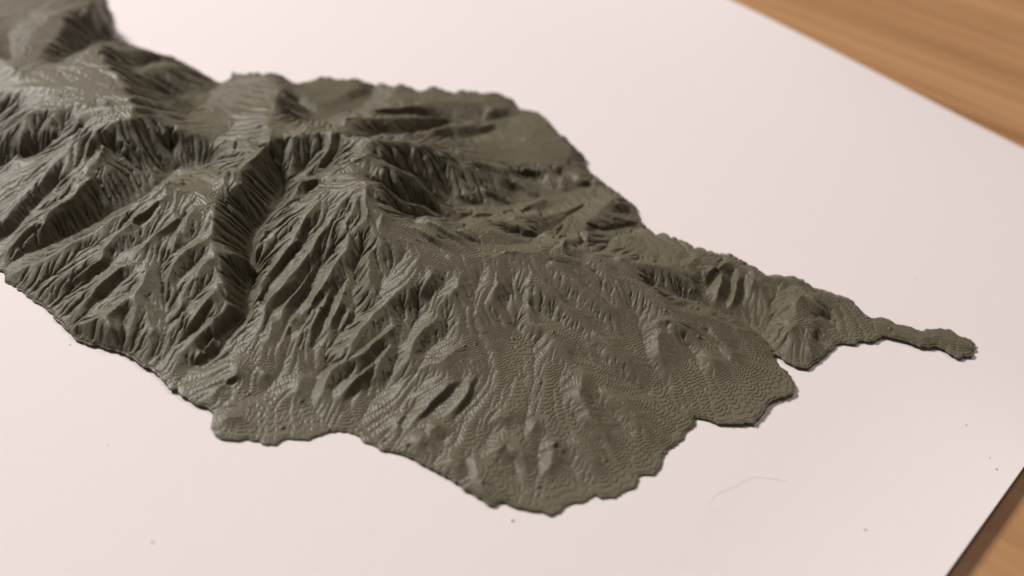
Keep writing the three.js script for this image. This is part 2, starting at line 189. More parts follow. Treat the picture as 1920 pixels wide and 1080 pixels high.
  [[-2.25, 3.06, 2.025], [-2.04, 3.03, 1.68], [-1.67, 3.39, 1.425], [-1.3, 3.55, 1.23], [-1.01, 3.97, 1.08], [-0.49, 4.06, 0.84]],
  [[-3.16, 2.96, 2.727], [-2.91, 2.72, 2.475], [-2.3, 2.45, 2.34], [-2, 2.16, 2.22], [-1.77, 2.1, 2.145], [-1.31, 2.33, 2.07], [-0.99, 2.26, 1.98], [-0.75, 2.67, 2.13], [-0.14, 2.78, 2.04], [0.38, 2.75, 1.95], [0.82, 2.89, 1.875], [1.06, 3.27, 1.815], [1.48, 3.76, 1.725], [1.93, 3.94, 1.62]],
  [[1.48, 3.81, 1.62], [2.02, 3.85, 1.545], [2.46, 4.06, 1.5], [3.04, 4.01, 1.395], [3.3, 4.1, 1.35], [3.66, 4.38, 1.275], [3.84, 4.95, 1.14], [3.95, 5.78, 0.93], [4.06, 6.24, 0.75]],
  [[2.13, 4.61, 1.425], [2.8, 5.1, 1.275], [3.24, 5.49, 1.05], [3.7, 6.19, 0.78], [4.29, 7.11, 0.57], [4.85, 8.12, 0.3]],
  [[2.57, 6.5, 0.48], [3.16, 6.52, 0.39], [3.59, 7.04, 0.3], [4.38, 7.86, 0.225]],
  [[2.09, 3.64, 1.425], [2.46, 3.85, 1.275], [2.82, 3.87, 1.14], [3.39, 4.18, 0.96], [3.71, 4.87, 0.81], [3.9, 5.61, 0.69], [4.08, 6.43, 0.57], [4.45, 7.33, 0.405], [4.82, 8.44, 0.195], [4.83, 8.92, 0.09]],
  [[4.3, 4.32, 1.23], [4.61, 4.97, 1.11], [4.89, 5.88, 0.93], [5.19, 6.78, 0.78], [5.56, 7.93, 0.57], [5.78, 8.71, 0.3]],
  [[1.31, 2.59, 1.785], [1.63, 3.05, 1.8], [2.2, 3.06, 1.74], [2.79, 3.17, 1.665], [3.04, 3.18, 1.53]],
  [[1.41, 2.28, 1.635], [2.15, 2.64, 1.59], [2.92, 2.96, 1.545]],
  [[3.38, 2.94, 1.695], [3.7, 3.02, 1.695], [4.04, 3.3, 1.71], [4.29, 3.23, 1.665], [4.71, 3.19, 1.605], [5.17, 3.43, 1.56], [5.58, 3.4, 1.5], [6.36, 3.66, 1.38]],
  [[4.31, 3.14, 1.92], [4.34, 3.86, 1.605]],
  [[4.7, 3.51, 1.425], [5.01, 4.29, 1.14], [5.5, 4.55, 0.96], [5.99, 5.55, 0.63], [6.61, 6.55, 0.33], [7.16, 7.2, 0.06]],
  [[4.86, 5.87, 0.93], [5.53, 6.14, 0.72], [6.19, 6.78, 0.495], [6.73, 7.44, 0.225]],
  [[4.92, 5.85, 0.78], [5.5, 5.97, 0.57], [6.09, 6.66, 0.33], [6.7, 7.26, 0.12]],
  [[0.1, 0.87, 1.755], [1.12, 1.39, 1.68], [2.03, 1.92, 1.665], [3.12, 2.34, 1.665], [3.72, 2.62, 1.665]],
  [[6.38, 3.45, 1.47], [6.88, 3.38, 1.32], [7.59, 3.66, 1.2], [8.25, 3.89, 1.11], [8.9, 3.66, 0.96], [9.36, 3.41, 0.78]],
  [[4.39, 4.01, 1.5], [5.74, 4.49, 1.05], [6.78, 4.67, 0.84], [7.82, 4.66, 0.78], [8.78, 5.46, 0.75]],
  [[6.66, 2.63, 1.29], [7.7, 2.4, 1.11], [8.41, 2.03, 0.96], [9.41, 2.15, 0.75], [10.41, 2.22, 0.54], [11.42, 2.3, 0.33], [12.25, 2.15, 0.105]],
  [[7.67, 3.08, 0.84], [8.43, 3.05, 0.645], [9.26, 3.13, 0.465], [9.95, 3.11, 0.33], [10.77, 3.03, 0.195], [11.58, 2.91, 0.105], [12.41, 2.06, 0.007]],
  [[6.9, 6.87, 0.48], [7.68, 6.11, 0.645], [8.37, 6.14, 0.72], [9.11, 5.68, 0.75], [9.8, 5.73, 0.72], [10.49, 5.9, 0.69], [11.07, 5.49, 0.645], [11.62, 5.27, 0.63], [12.58, 5.36, 0.6], [13.25, 5.45, 0.585]],
  [[13.26, 5.47, 0.57], [13.82, 5.23, 0.48], [14.24, 5.32, 0.435], [14.94, 5.26, 0.33], [15.36, 5.09, 0.24], [15.69, 4.73, 0.165], [16.03, 4.54, 0.12], [16.48, 4.58, 0.135], [16.93, 4.37, 0.105], [17.82, 4.19, 0.09], [18.49, 4.57, 0.12], [19.24, 4.37, 0.09], [19.49, 4.28, 0.075]],
  [[13.19, 4.64, 0.555], [13.06, 3.6, 0.465], [13.57, 3.4, 0.36], [13.85, 3.26, 0.3], [13.54, 2.59, 0.225], [13.68, 2.13, 0.18]],
  [[13.06, 3.55, 0.465], [12.58, 2.72, 0.24], [12.45, 2.19, 0.075]],
  [[12.6, 5.19, 0.525], [12.2, 4.12, 0.36], [11.88, 3.14, 0.165]],
  [[14.42, 4.33, 0.195], [14.7, 3.85, 0.09], [14.04, 2.99, 0.075], [14.63, 3.11, 0.045]],
  [[12.05, 2.7, 0.09], [12.33, 3.46, 0.18]],
  [[-3.05, 2.66, 2.64], [-2.66, 1.76, 2.43], [-2.17, 0.98, 2.19], [-1.72, 0.8, 2.085], [-1.22, 1.27, 2.04], [-0.64, 1.31, 1.935], [0.1, 0.87, 1.755]],
  [[-1.71, 0.79, 2.055], [-2.08, 0.35, 1.905], [-1.96, -0.19, 1.725], [-1.68, -0.76, 1.56], [-1.3, -1.18, 1.425]],
  [[-0.31, 0.7, 1.86], [-0.3, -0.01, 1.68], [-0.61, -0.8, 1.5], [-1.05, -1.62, 1.275], [-1.35, -2.19, 1.05], [-1.5, -2.97, 0.84], [-1.67, -3.32, 0.72], [-1.59, -3.94, 0.54]],
  [[-1.51, 0.2, 1.695], [-1.16, 0.32, 1.695], [-1.32, -0.35, 1.47], [-1.34, -1.19, 1.29], [-1.44, -1.63, 1.08], [-1.83, -1.95, 0.84]],
  [[-2.61, 1.07, 1.995], [-2.52, 0.61, 1.65], [-2.54, -0.04, 1.35], [-2.19, -0.83, 1.05], [-1.92, -1.72, 0.84], [-2.12, -2.7, 0.54], [-2.39, -3.6, 0.33], [-2.58, -4.05, 0.225]],
  [[-2.13, -3.49, 0.255], [-2.19, -4.27, 0.165], [-2.16, -4.91, 0.105], [-1.82, -5.43, 0.045], [-1.23, -5.73, 0.007]],
  [[-0.22, -1.11, 1.14], [-0.05, -2.18, 0.78], [0.05, -2.85, 0.54], [-0.03, -3.59, 0.345]],
  [[-0.03, -3.48, 0.315], [-0.08, -4.03, 0.195], [-0.25, -4.74, 0.075], [-0.31, -5.38, 0.007]],
  [[2.1, -0.63, 1.155], [2.84, -0.55, 0.96], [3.48, -0.54, 0.81], [4.35, -0.95, 0.615]],
  [[4.88, -1.72, 0.63], [5.42, -1.96, 0.54], [5.5, -2.59, 0.472], [5.85, -3.1, 0.383], [6.47, -3.57, 0.278], [7.03, -4.04, 0.172], [7.56, -4.45, 0.09], [8.23, -4.74, 0.012]],
  [[6.7, 1.79, 1.005], [7.36, 1.48, 0.795], [7.81, 0.72, 0.6], [8.18, -0.2, 0.405], [8.62, -0.77, 0.263], [9.04, -1.14, 0.18]],
  [[9.02, -1.52, 0.15], [9.41, -1.74, 0.09], [9.8, -1.99, 0.06], [10, -1.99, 0.007]],
  [[-10.63, -4.7, 0.33], [-10.12, -4.53, 0.495], [-9.58, -4.29, 0.645], [-9.24, -4.62, 0.57], [-9.06, -4.84, 0.345]],
  [[-10.51, -4.8, 0.09], [-9.9, -4.83, 0.105], [-9.35, -4.89, 0.09], [-9.07, -4.93, 0.09]],
  [[-19.66, 6.1, 2.22], [-22.93, 7.76, 1.95], [-26.68, 9.98, 1.65], [-30.42, 11.64, 1.05], [-32.76, 12.42, 0.6]],
  [[-23.4, 9.98, 1.35], [-24.34, 13.31, 0.9], [-24.8, 16.08, 0.45]],
  [[-21.53, 3.88, 1.65], [-23.4, 2.22, 0.9]],
  [[-18.72, 2.22, 1.35], [-19.19, 0, 0.6]]];
const SPURS = [                                       // spurs (+) and gullies (-): metres above or below the slope, then east, north
  [202, [-4.4, 2.25], [-4.88, 1.37], [-4.73, 0.49], [-4.91, 0.11], [-5.14, -0.64], [-5.36, -1.2], [-5.31, -1.83]],
  [202, [-4.11, 1.49], [-4.09, 0.74], [-4.06, -0.01], [-4.32, -0.68], [-4.52, -1.15], [-4.64, -1.66], [-4.9, -2.12], [-4.64, -2.83], [-4.69, -3.42]],
  [220, [-3.41, 1.98], [-3.31, 1.18], [-3.01, 0.73], [-2.99, 0.3], [-3.15, -0.14], [-3.11, -0.61], [-3.27, -1.35], [-3.36, -1.93], [-3.28, -2.61], [-3.27, -3.23], [-3.37, -3.88]],
  [202, [-3.07, -0.86], [-2.89, -1.65], [-3.05, -2.39], [-2.94, -3.11], [-2.91, -3.51]],
  [202, [-2.68, -0.54], [-2.52, -1.12], [-2.5, -1.68], [-2.48, -2.23], [-2.2, -3.03]],
  [162, [-3.99, -0.03], [-3.92, -0.7], [-4.05, -1.36], [-4.23, -2.18], [-4.09, -2.93]],
  [162, [-2.12, -1.68], [-1.98, -2.21]],
  [135, [-3.75, -2.25], [-3.8, -3.04], [-3.7, -3.57]],
  [135, [-4.53, -2.52], [-4.33, -3.12], [-4.22, -3.65]],
  [-99, [-4.69, 1.16], [-4.73, 0.25], [-4.96, -0.5], [-5.14, -1.33], [-5.16, -1.75]],
  [-99, [-4, 0.8], [-3.93, 0.27], [-3.93, -0.42], [-4.15, -1.17], [-4.61, -2.41], [-4.6, -3.14]],
  [-143, [-3.48, 0.86], [-3.57, 0.04], [-3.74, -0.4], [-3.82, -1.19], [-3.91, -1.92], [-3.94, -2.63], [-3.92, -3.27]],
  [-88, [-3.16, -1.35], [-3.38, -2.1], [-3.41, -2.81]],
  [-88, [-2.85, -0.98], [-2.91, -1.98], [-2.84, -2.65], [-2.87, -3.2]],
  [-77, [-2.33, -1.83], [-2.21, -2.48]],
  [-66, [-3.84, -2.53], [-3.66, -3.11]],
  [162, [-1.15, 2.05], [-0.15, 1.65], [0.66, 1.57]],
  [162, [-0.61, 2.44], [0.24, 2.1], [1.12, 2.07]],
  [-55, [-0.96, 1.89], [-0.03, 1.49], [0.53, 1.38]],
  [-55, [-0.43, 2.31], [0.34, 2.02], [0.99, 1.87]],
  [162, [0.26, 2.47], [0.94, 2.44], [1.38, 2.35]],
  [-55, [0.19, 2.5], [0.7, 2.38], [1.29, 2.23]],
  [135, [2.03, 1.89], [2.74, 2.23]],
  [162, [-0.29, -1.82], [-0.64, -2.43], [-0.98, -3.19], [-1.52, -3.88]],
  [135, [-0.38, -2.3], [-0.32, -2.65], [-0.47, -3.28], [-0.49, -3.91]],
  [-77, [-0.62, -1.99], [-0.91, -2.55], [-1.27, -3.26]],
  [-66, [-0.54, -2.72], [-0.74, -3.37], [-0.85, -3.91]],
  [189, [1.04, -1.1], [0.68, -1.74], [0.51, -2.37], [0.49, -3.03], [0.38, -3.44]],
  [135, [2.12, -1.8], [1.77, -2.46], [1.08, -2.98], [0.62, -3.42]],
  [-55, [1.41, -1.46], [1.09, -2.03], [0.82, -2.57]],
  [-66, [0.39, -0.84], [0.2, -1.61], [0.23, -2.25]],
  [162, [0.18, 0.59], [0.27, 0.1], [0.13, -0.46], [-0.3, -1.06]],
  [122, [2.27, 1.27], [2.5, 0.67], [2.51, -0.07], [2.53, -0.36]],
  [122, [1.13, 0.89], [1.22, 0.16], [0.98, -0.51], [1.02, -1.05]],
  [-50, [0.64, 0.6], [0.69, 0.02], [0.35, -0.74]],
  [-50, [1.75, 1.06], [1.85, 0.26], [1.71, -0.39]],
  [-50, [2.75, 1.22], [3.08, 0.74], [2.96, -0.03]],
  [108, [3.51, 1.83], [3.44, 1.04], [3.73, 0.42], [4.28, -0.25]],
  [140, [3.35, 1.89], [3.83, 1.31], [4.71, 0.89], [5.79, 0.38], [6.49, 0.05]],
  [-60, [3.1, 0.91], [3.75, 0.42], [4.71, 0.17], [5.66, -0.1], [6.51, -0.53]],
  [140, [4.25, 2], [5.54, 1.58], [6.69, 1.05], [7.4, 0.73]],
  [-60, [4.13, 1.52], [5.15, 1.07], [5.9, 0.6], [6.86, 0.29], [7.58, -0.17]],
  [112, [5.05, 2.6], [6.07, 2.2], [6.54, 1.85]],
  [-48, [5, 2.32], [5.77, 1.84], [6.39, 1.4]],
  [112, [2.42, 0.95], [2.51, -0.06], [2.75, -0.46]],
  [126, [3.37, -0.15], [4.32, -0.39], [5.32, -0.97], [5.9, -1.37]],
  [-54, [5.47, -0.99], [6.33, -0.91], [7.13, -1.2], [8.03, -1.43]],
  [154, [7.95, 1.22], [8.57, 1.34], [9.22, 1.36], [9.79, 0.98]],
  [168, [8.58, 1.26], [8.31, 0.59], [8.46, 0.05], [8.93, -0.66]],
  [140, [5.99, 0.01], [6.95, -0.38], [7.59, -0.8], [8.14, -1.17]],
  [-54, [9.11, 1.05], [9.76, 0.54], [10.09, -0.09]],
  [-48, [9.81, 1.7], [10.39, 1.25], [10.77, 0.7]],
  [112, [9.91, 0.61], [10.76, 0.33]],
  [112, [10.05, 1.59], [10.83, 0.98], [11.37, 0.65]],
  [-48, [10.8, 1.83], [11.5, 1.26], [11.91, 0.95]],
  [168, [5.83, -1.35], [6.08, -1.67], [6.15, -2.48], [6.37, -2.83], [6.71, -3.4], [7.13, -3.59], [7.42, -4.1], [7.68, -4.47]],
  [-60, [6.6, -1.02], [7.19, -1.17], [7.72, -1.4], [8.57, -1.73], [9.1, -2.04]],
  [140, [2.2, -3.08], [1.86, -3.91], [1.5, -4.66], [1.17, -5.4]],
  [-60, [2.39, -3.08], [2.2, -3.67], [1.81, -4.31], [1.51, -5.04]],
  [126, [2.75, -2.91], [2.62, -3.89], [2.24, -4.59]],
  [-60, [2.95, -2.49], [2.83, -3.36], [2.68, -4.07], [2.46, -4.73]],
  [154, [4.24, -4.97], [4.22, -5.3], [4.05, -5.53]],
  [-48, [3.67, -4.47], [3.69, -4.98], [3.64, -5.63]],
  [220, [5.77, -4.45], [5.81, -4.67]],
  [140, [5.81, -4.61], [5.8, -5.32], [5.65, -5.68]],
  [-54, [5.29, -4.51], [5.3, -5.02], [5.57, -5.7]],
  [126, [4.29, -5.13], [4.82, -5.23], [5.16, -5.7]],
  [-48, [4.62, -5.48], [4.97, -6.01], [5.38, -6.32]],
  [112, [5.01, -3.85], [5.03, -4.44]],
  [-60, [4.68, -3.89], [4.82, -4.45]],
  [126, [3.7, -4.19], [4.38, -4.12]],
  [112, [6.64, -2.04], [7.42, -2.32], [8.28, -2.86], [8.77, -3.44]],
  [-42, [6.63, -2.5], [7.41, -2.85], [8.1, -3.43]],
  [112, [6.21, -4.07], [6.9, -4.63], [7.45, -5.22]],
  [-42, [6.15, -4.77], [6.61, -5.39], [7.24, -5.77]],
  [112, [3.44, -5.74], [3.72, -6.35], [4.35, -7.03]],
  [-42, [3.14, -5.65], [3.44, -6.32]],
  [112, [2.76, -5.92], [3.3, -6.21]],
  [140, [1.84, -5.36], [2.18, -4.95]],
  [168, [-1.52, -3.71], [-1.9, -4.03], [-1.79, -4.75], [-1.43, -5.06]],
  [168, [-0.6, -3.42], [-0.97, -4.23], [-1.18, -4.92]],
  [-66, [-1.11, -3.69], [-1.46, -4.39], [-1.57, -4.73]],
  [-66, [-0.56, -3.73], [-0.92, -4.55], [-1, -4.96]],
  [168, [-4.87, -4.14], [-4.69, -5.06], [-4.94, -5.54], [-5.16, -6.08]],
  [112, [-3.9, -4.52], [-3.71, -4.81]],
  [-54, [-4.67, -5.16], [-4.94, -5.5]],
  [-48, [-3.53, -3.86], [-3.45, -4.6], [-3.74, -5.32], [-4.08, -5.62]],
  [112, [-4.47, -6.61], [-4.03, -6.42], [-3.64, -6.25]],
  [126, [-2.77, -4.16], [-2.56, -4.8], [-2.58, -5.44]],
  [140, [1.81, -5.24], [1.66, -5.66], [1.99, -5.82]],
  [-54, [2.38, -5.21], [2.27, -5.62]],
  [112, [0.95, -4.78], [0.78, -5.61]],
  [-48, [1.16, -4.15], [0.87, -5.21]],
  [162, [-14.25, 1.41], [-14.14, 0.26]],
  [162, [-13.78, -0.11], [-13.61, -0.42]],
  [-88, [-13.6, 0.6], [-13.53, -0.05], [-13.71, -0.56]],
  [-88, [-13.61, 1.94], [-13.52, 0.69], [-13.65, 0]],
  [-77, [-14.39, -1.02], [-14.67, -1.71], [-14.86, -2.27]],
  [189, [-9.92, 0.97], [-10.37, 0.06], [-10.64, -0.61], [-10.99, -1.26], [-11, -1.76], [-10.98, -2.3], [-11.64, -2.87], [-12.05, -3.14], [-12.42, -3.63]],
  [-77, [-10.14, 0.45], [-10.58, -0.57], [-11.41, -1.26]],
  [-77, [-11.46, -1.55], [-12.21, -1.84], [-12.05, -2.26]],
  [-88, [-11.99, -1.99], [-12.62, -2.78], [-13.32, -3.22]],
  [189, [-9.09, 0.13], [-9.57, -0.82], [-9.79, -1.45], [-10.11, -1.87]],
  [-88, [-9.52, 0.06], [-9.75, -0.98], [-10.79, -1.76]],
  [-66, [-11.06, -2.65], [-11.85, -3.14], [-11.98, -3.53]],
  [220, [-9.58, -1.83], [-10.19, -2.48], [-10.35, -2.92], [-10.62, -3.65], [-10.78, -4.2]],
  [-77, [-10.41, -1.7], [-11.14, -2.65], [-11.51, -3.49]],
  [216, [-9.5, -1.85], [-9.15, -2.27], [-9, -2.8], [-9.12, -3.39], [-8.83, -3.87], [-8.45, -4.38]],
  [189, [-9.43, -3.01], [-9.43, -4.06], [-9.72, -4.44]],
  [-99, [-10.1, -2.4], [-10.15, -3.19], [-10.53, -3.94]],
  [-110, [-8.84, -1.29], [-8.85, -2.07], [-8.32, -2.72], [-7.94, -3.29], [-7.6, -3.92]],
  [-66, [-9.33, -3.79], [-9, -4.39]],
  [162, [-8.03, -4.1], [-7.92, -4.45]],
  [189, [-8.81, 0.69], [-8.8, 0.11], [-8.57, -0.62]],
  [162, [-9.01, -0.3], [-8.73, -1], [-8.58, -2.11]],
  [-66, [-9.07, 0.56], [-9.15, -0.11], [-9.05, -0.86]],
  [220, [-7.72, -0.52], [-8.19, -1.24], [-8.37, -1.83], [-8.36, -2.38], [-8.14, -2.94]],
  [-66, [-8.18, -0.4], [-8.63, -1.14]],
  [189, [-7.09, -1.15], [-7.41, -1.75], [-7.36, -2.41]],
  [-66, [-7.6, -1.17], [-7.91, -1.78], [-8, -2.41]],
  [189, [-6.58, -2.12], [-6.54, -2.64], [-6.75, -3.31], [-6.91, -3.77], [-7.32, -4.25]],
  [-66, [-7.07, -2.15], [-7.21, -2.96], [-7.4, -3.52]],
  [189, [-6.05, -2.99], [-6.22, -3.62], [-6.49, -4.28], [-6.4, -4.87]],
  [-66, [-6.51, -2.94], [-6.69, -3.66], [-6.91, -4.15]],
  [162, [-7.5, -2.95], [-7.23, -3.65], [-7.36, -4.05]],
  [-66, [-7.92, -2.86], [-7.66, -3.52]],
  [216, [-16.51, 3.69], [-16.35, 3.28], [-15.98, 2.73]],
  [216, [-15.41, 3.76], [-15.07, 3.24]],
  [220, [-14.37, 3.13], [-14.36, 2.69], [-14.2, 2.13]],
  [189, [-14.01, 3.11], [-13.82, 2.53], [-13.72, 1.89]],
  [216, [-13.72, 3.4], [-13.28, 3.32], [-12.73, 3.34]],
  [189, [-13.44, 3.18], [-13.01, 2.87]],
  [-88, [-17.01, 3.71], [-16.82, 3.21]],
  [-88, [-16.2, 4.01], [-15.81, 3.22]],
  [-88, [-14.98, 3.17], [-14.9, 2.59]],
  [-88, [-14.22, 2.83], [-14.2, 2.24]],
  [-66, [-15.37, 4.65], [-15.21, 5.23]],
  [189, [-14.75, 5.12], [-14.81, 4.71]],
  [162, [-14.26, 5.48], [-13.77, 6.09], [-13.06, 6.04]],
  [189, [-13.79, 4.97], [-13.38, 5.36], [-12.74, 5.83], [-12.11, 5.75]],
  [189, [-13.44, 4.63], [-12.97, 5.01], [-12.58, 5.24], [-11.92, 5.01]],
  [-77, [-14.73, 6.21], [-14.29, 6.69], [-13.74, 7.76]],
  [-77, [-14.29, 5.44], [-13.6, 5.61], [-13.17, 6.14]],
  [-77, [-13.59, 4.78], [-13.12, 5.13], [-12.76, 5.19]],
  [162, [-16.53, 7.6], [-16.06, 7.85], [-15.9, 8.41]],
  [-66, [-16.45, 7.71], [-16.1, 8.05], [-15.78, 8.25]],
  [120, [-9.58, 5.24], [-9.2, 4.2]],
  [120, [-9.16, 5.37], [-8.48, 4.27], [-8.5, 3.57]],
  [-36, [-9.53, 5.34], [-9.28, 4.46]],
  [-36, [-10.12, 5.47], [-9.84, 4.6]],
  [120, [-8.71, 3.02], [-8.36, 1.91]],
  [-48, [-9.31, 3.7], [-8.78, 2.32]],
  [-42, [-8.56, 3.34], [-8.28, 2.34]],
  [140, [-8.57, 3.2], [-8.09, 2.18]],
  [120, [-7.84, 4.57], [-7.41, 4.66], [-6.68, 4.18]],
  [120, [-7.82, 4.02], [-7.57, 3.84], [-7.32, 3.68]],
  [-36, [-7.7, 3.82], [-7.34, 4]],
  [100, [-6.21, 5.89], [-6.29, 5.45], [-5.98, 4.98]],
  [-36, [-6.05, 5.94], [-6.12, 5.57]],
  [140, [-3.49, 5.78], [-3.17, 4.79]],
  [140, [-3.15, 6.25], [-2.95, 5.68]],
  [140, [-2.58, 6.64], [-2.44, 6.14]],
  [140, [-2, 6.83], [-2.07, 6.35]],
  [160, [-1.55, 6.73], [-1.68, 6.21], [-1.79, 5.97]],
  [-42, [-3.41, 6.15], [-3.15, 5.6]],
  [-42, [-2.89, 6.57], [-2.68, 5.95]],
  [-42, [-2.24, 6.89], [-2.21, 6.32]],
  [-42, [-3.74, 5.66], [-3.58, 5.21]],
  [-42, [-1.62, 6.62], [-1.55, 6.15]],
  [160, [-3.03, 4.58], [-2.91, 4.02]],
  [160, [-2.54, 4.7], [-2.44, 4.41], [-2.45, 4.04]],
  [-48, [-2.85, 4.66], [-2.69, 4.2]],
  [-54, [-3.56, 4.47], [-3.34, 3.77]],
  [-48, [-2.15, 4.81], [-2.08, 4.39]],
  [140, [-1.07, 4.84], [-1.05, 4.57]],
  [140, [-0.64, 4.65], [-0.14, 2.77]],
  [-42, [-0.51, 4.81], [-0.02, 3.23]],
  [160, [-0.59, 6.1], [0, 6.16], [0.39, 6.24]],
  [160, [0.39, 6.74], [0.99, 6.82], [1.52, 6.83]],
  [-48, [-0.77, 6.8], [-0.02, 6.87], [1.1, 6.99]],
  [-48, [-0.48, 6.15], [0.06, 5.98]],
  [-48, [0.44, 6.64], [1.39, 6.67]],
  [-36, [-0.2, 7.45], [1.31, 7.63]],
  [-36, [-1.24, 7.59], [-0.28, 7.73], [0.82, 8.01]],
  [120, [-1.98, 6.99], [-1.32, 7.32], [-0.8, 8.17]],
  [120, [-2.75, 2.95], [-2.33, 3.09]],
  [-36, [-2.7, 3.18], [-2.45, 3.24]],
  [120, [-3.35, 2.45], [-3.21, 1.8], [-3.28, 1.26]],
  [120, [-3.01, 2.47], [-2.7, 1.8], [-2.33, 1.15]],
  [-36, [-3.2, 2.3], [-2.78, 1.45]],
  [-36, [-3.66, 2.26], [-3.47, 1.57]],
  [120, [-3.58, 2.35], [-3.51, 1.7]],
  [100, [-2.21, 2.19], [-2.02, 1.31]],
  [-30, [-2.29, 1.86], [-2.11, 1.17]],
  [140, [2.04, 2.1], [2.96, 2.42]],
  [-54, [2.06, 2.08], [2.94, 2.57]],
  [126, [3.87, 2.49], [4.37, 2.34], [4.89, 2.27]],
  [-54, [3.56, 2.22], [4.03, 2.48], [4.72, 2.41], [5.26, 2.23]],
  [126, [4.29, 2.69], [4.99, 2.6], [5.69, 2.44]],
  [-48, [4.35, 2.82], [4.61, 2.87], [5.33, 2.66]],
  [126, [5.23, 3.34], [5.78, 2.97], [6.49, 2.74]],
  [-54, [5.6, 3.34], [6.2, 3.41], [6.93, 3.12]],
  [140, [4.85, 5.15], [5.27, 4.13]],
  [140, [4.63, 4.7], [4.86, 3.95]],
  [-72, [4.72, 4.82], [5.09, 4.19]],
  [-72, [5.66, 7.86], [5.94, 7.57], [6.48, 8.37]],
  [140, [5.65, 7.67], [6.34, 8.52]],
  [112, [5.98, 5.5], [6.93, 5.75]],
  [220, [10.59, 5.59], [10.03, 4.87], [9.54, 4.03]],
  [220, [10.32, 4.71], [10.2, 3.86], [10.22, 3.18]],
  [-108, [10.14, 5.27], [9.89, 4.19], [9.84, 3.49]],
  [-108, [10.77, 5.22], [10.65, 4.27], [10.53, 3.49]],
  [220, [10.98, 4.96], [10.8, 4.02], [10.7, 3.13]],
  [196, [11.47, 4.96], [11.52, 4.3]],
  [-120, [11.25, 5.29], [11.24, 4.58], [10.99, 3.66]],
  [-84, [9.16, 5.26], [8.63, 4.92]],
  [168, [9.39, 5.16], [8.9, 4.33]],
  [-99, [13.17, 4.27], [12.69, 3.68], [12.35, 3.37]],
  [-77, [12.88, 3.31], [12.67, 2.73], [12.63, 2.5]],
  [-88, [13.44, 4.59], [14.02, 4.19], [14.72, 4.09]],
  [162, [13.5, 4.84], [13.93, 4.34], [14.64, 4.18]],
  [-88, [13.74, 3.22], [14.19, 2.83], [14.31, 2.5]],
  [135, [13.27, 3.33], [12.7, 2.43]],
  [-66, [12.39, 4.58], [12.12, 3.66]],
  [-88, [12.89, 5.16], [12.64, 4.74]]];


// height grid
const G = 0.04, X0 = -35, Y0 = -9, NX = 1401, NY = 701;
// the coast with small uneven teeth, as the nozzle left it
const coast = [];
for (let i = 0; i < COAST.length; i++) {
  const [ax, ay] = COAST[i], [bx, by] = COAST[(i + 1) % COAST.length];
  const L = Math.hypot(bx - ax, by - ay), n = Math.max(1, Math.round(L / 0.06));
  for (let k = 0; k < n; k++) {
    const t = k / n, x = ax + (bx - ax) * t, y = ay + (by - ay) * t;
    const o = 0.05 * noise(x * 3.1, y * 3.1, 5) + 0.035 * noise(x * 8, y * 8, 6) + 0.02 * noise(x * 17, y * 17, 7);
    coast.push([x - (by - ay) / L * o, y + (bx - ax) / L * o]);
  }
}
const inside = new Uint8Array(NX * NY);
for (let j = 0; j < NY; j++) {
  const y = Y0 + j * G + 1e-5, xs = [];
  for (let i = 0; i < coast.length; i++) {
    const [ax, ay] = coast[i], [bx, by] = coast[(i + 1) % coast.length];
    if ((ay > y) !== (by > y)) xs.push(ax + (y - ay) / (by - ay) * (bx - ax));
  }
  xs.sort((a, b) => a - b);
  for (let k = 0; k + 1 < xs.length; k += 2)
    for (let i = Math.max(0, Math.ceil((xs[k] - X0) / G)); i < NX && X0 + i * G <= xs[k + 1]; i++) inside[j * NX + i] = 1;
}
// distance to the coast (signed, positive on land), exact near it
const sdf = new Float32Array(NX * NY).fill(9);
for (let i = 0; i < coast.length; i++) {
  const [ax, ay] = coast[i], [bx, by] = coast[(i + 1) % coast.length], r = 0.5;
  const i0 = Math.max(0, Math.floor((Math.min(ax, bx) - r - X0) / G)), i1 = Math.min(NX - 1, Math.ceil((Math.max(ax, bx) + r - X0) / G));
  const j0 = Math.max(0, Math.floor((Math.min(ay, by) - r - Y0) / G)), j1 = Math.min(NY - 1, Math.ceil((Math.max(ay, by) + r - Y0) / G));
  const dx = bx - ax, dy = by - ay, l2 = dx * dx + dy * dy;
  for (let j = j0; j <= j1; j++) for (let ii = i0; ii <= i1; ii++) {
    const px = X0 + ii * G - ax, py = Y0 + j * G - ay, t = Math.min(1, Math.max(0, (px * dx + py * dy) / l2));
    const d = Math.hypot(px - dx * t, py - dy * t), q = j * NX + ii;
    if (d < sdf[q]) sdf[q] = d;
  }
}
for (let q = 0; q < NX * NY; q++) if (!inside[q]) sdf[q] = -sdf[q];

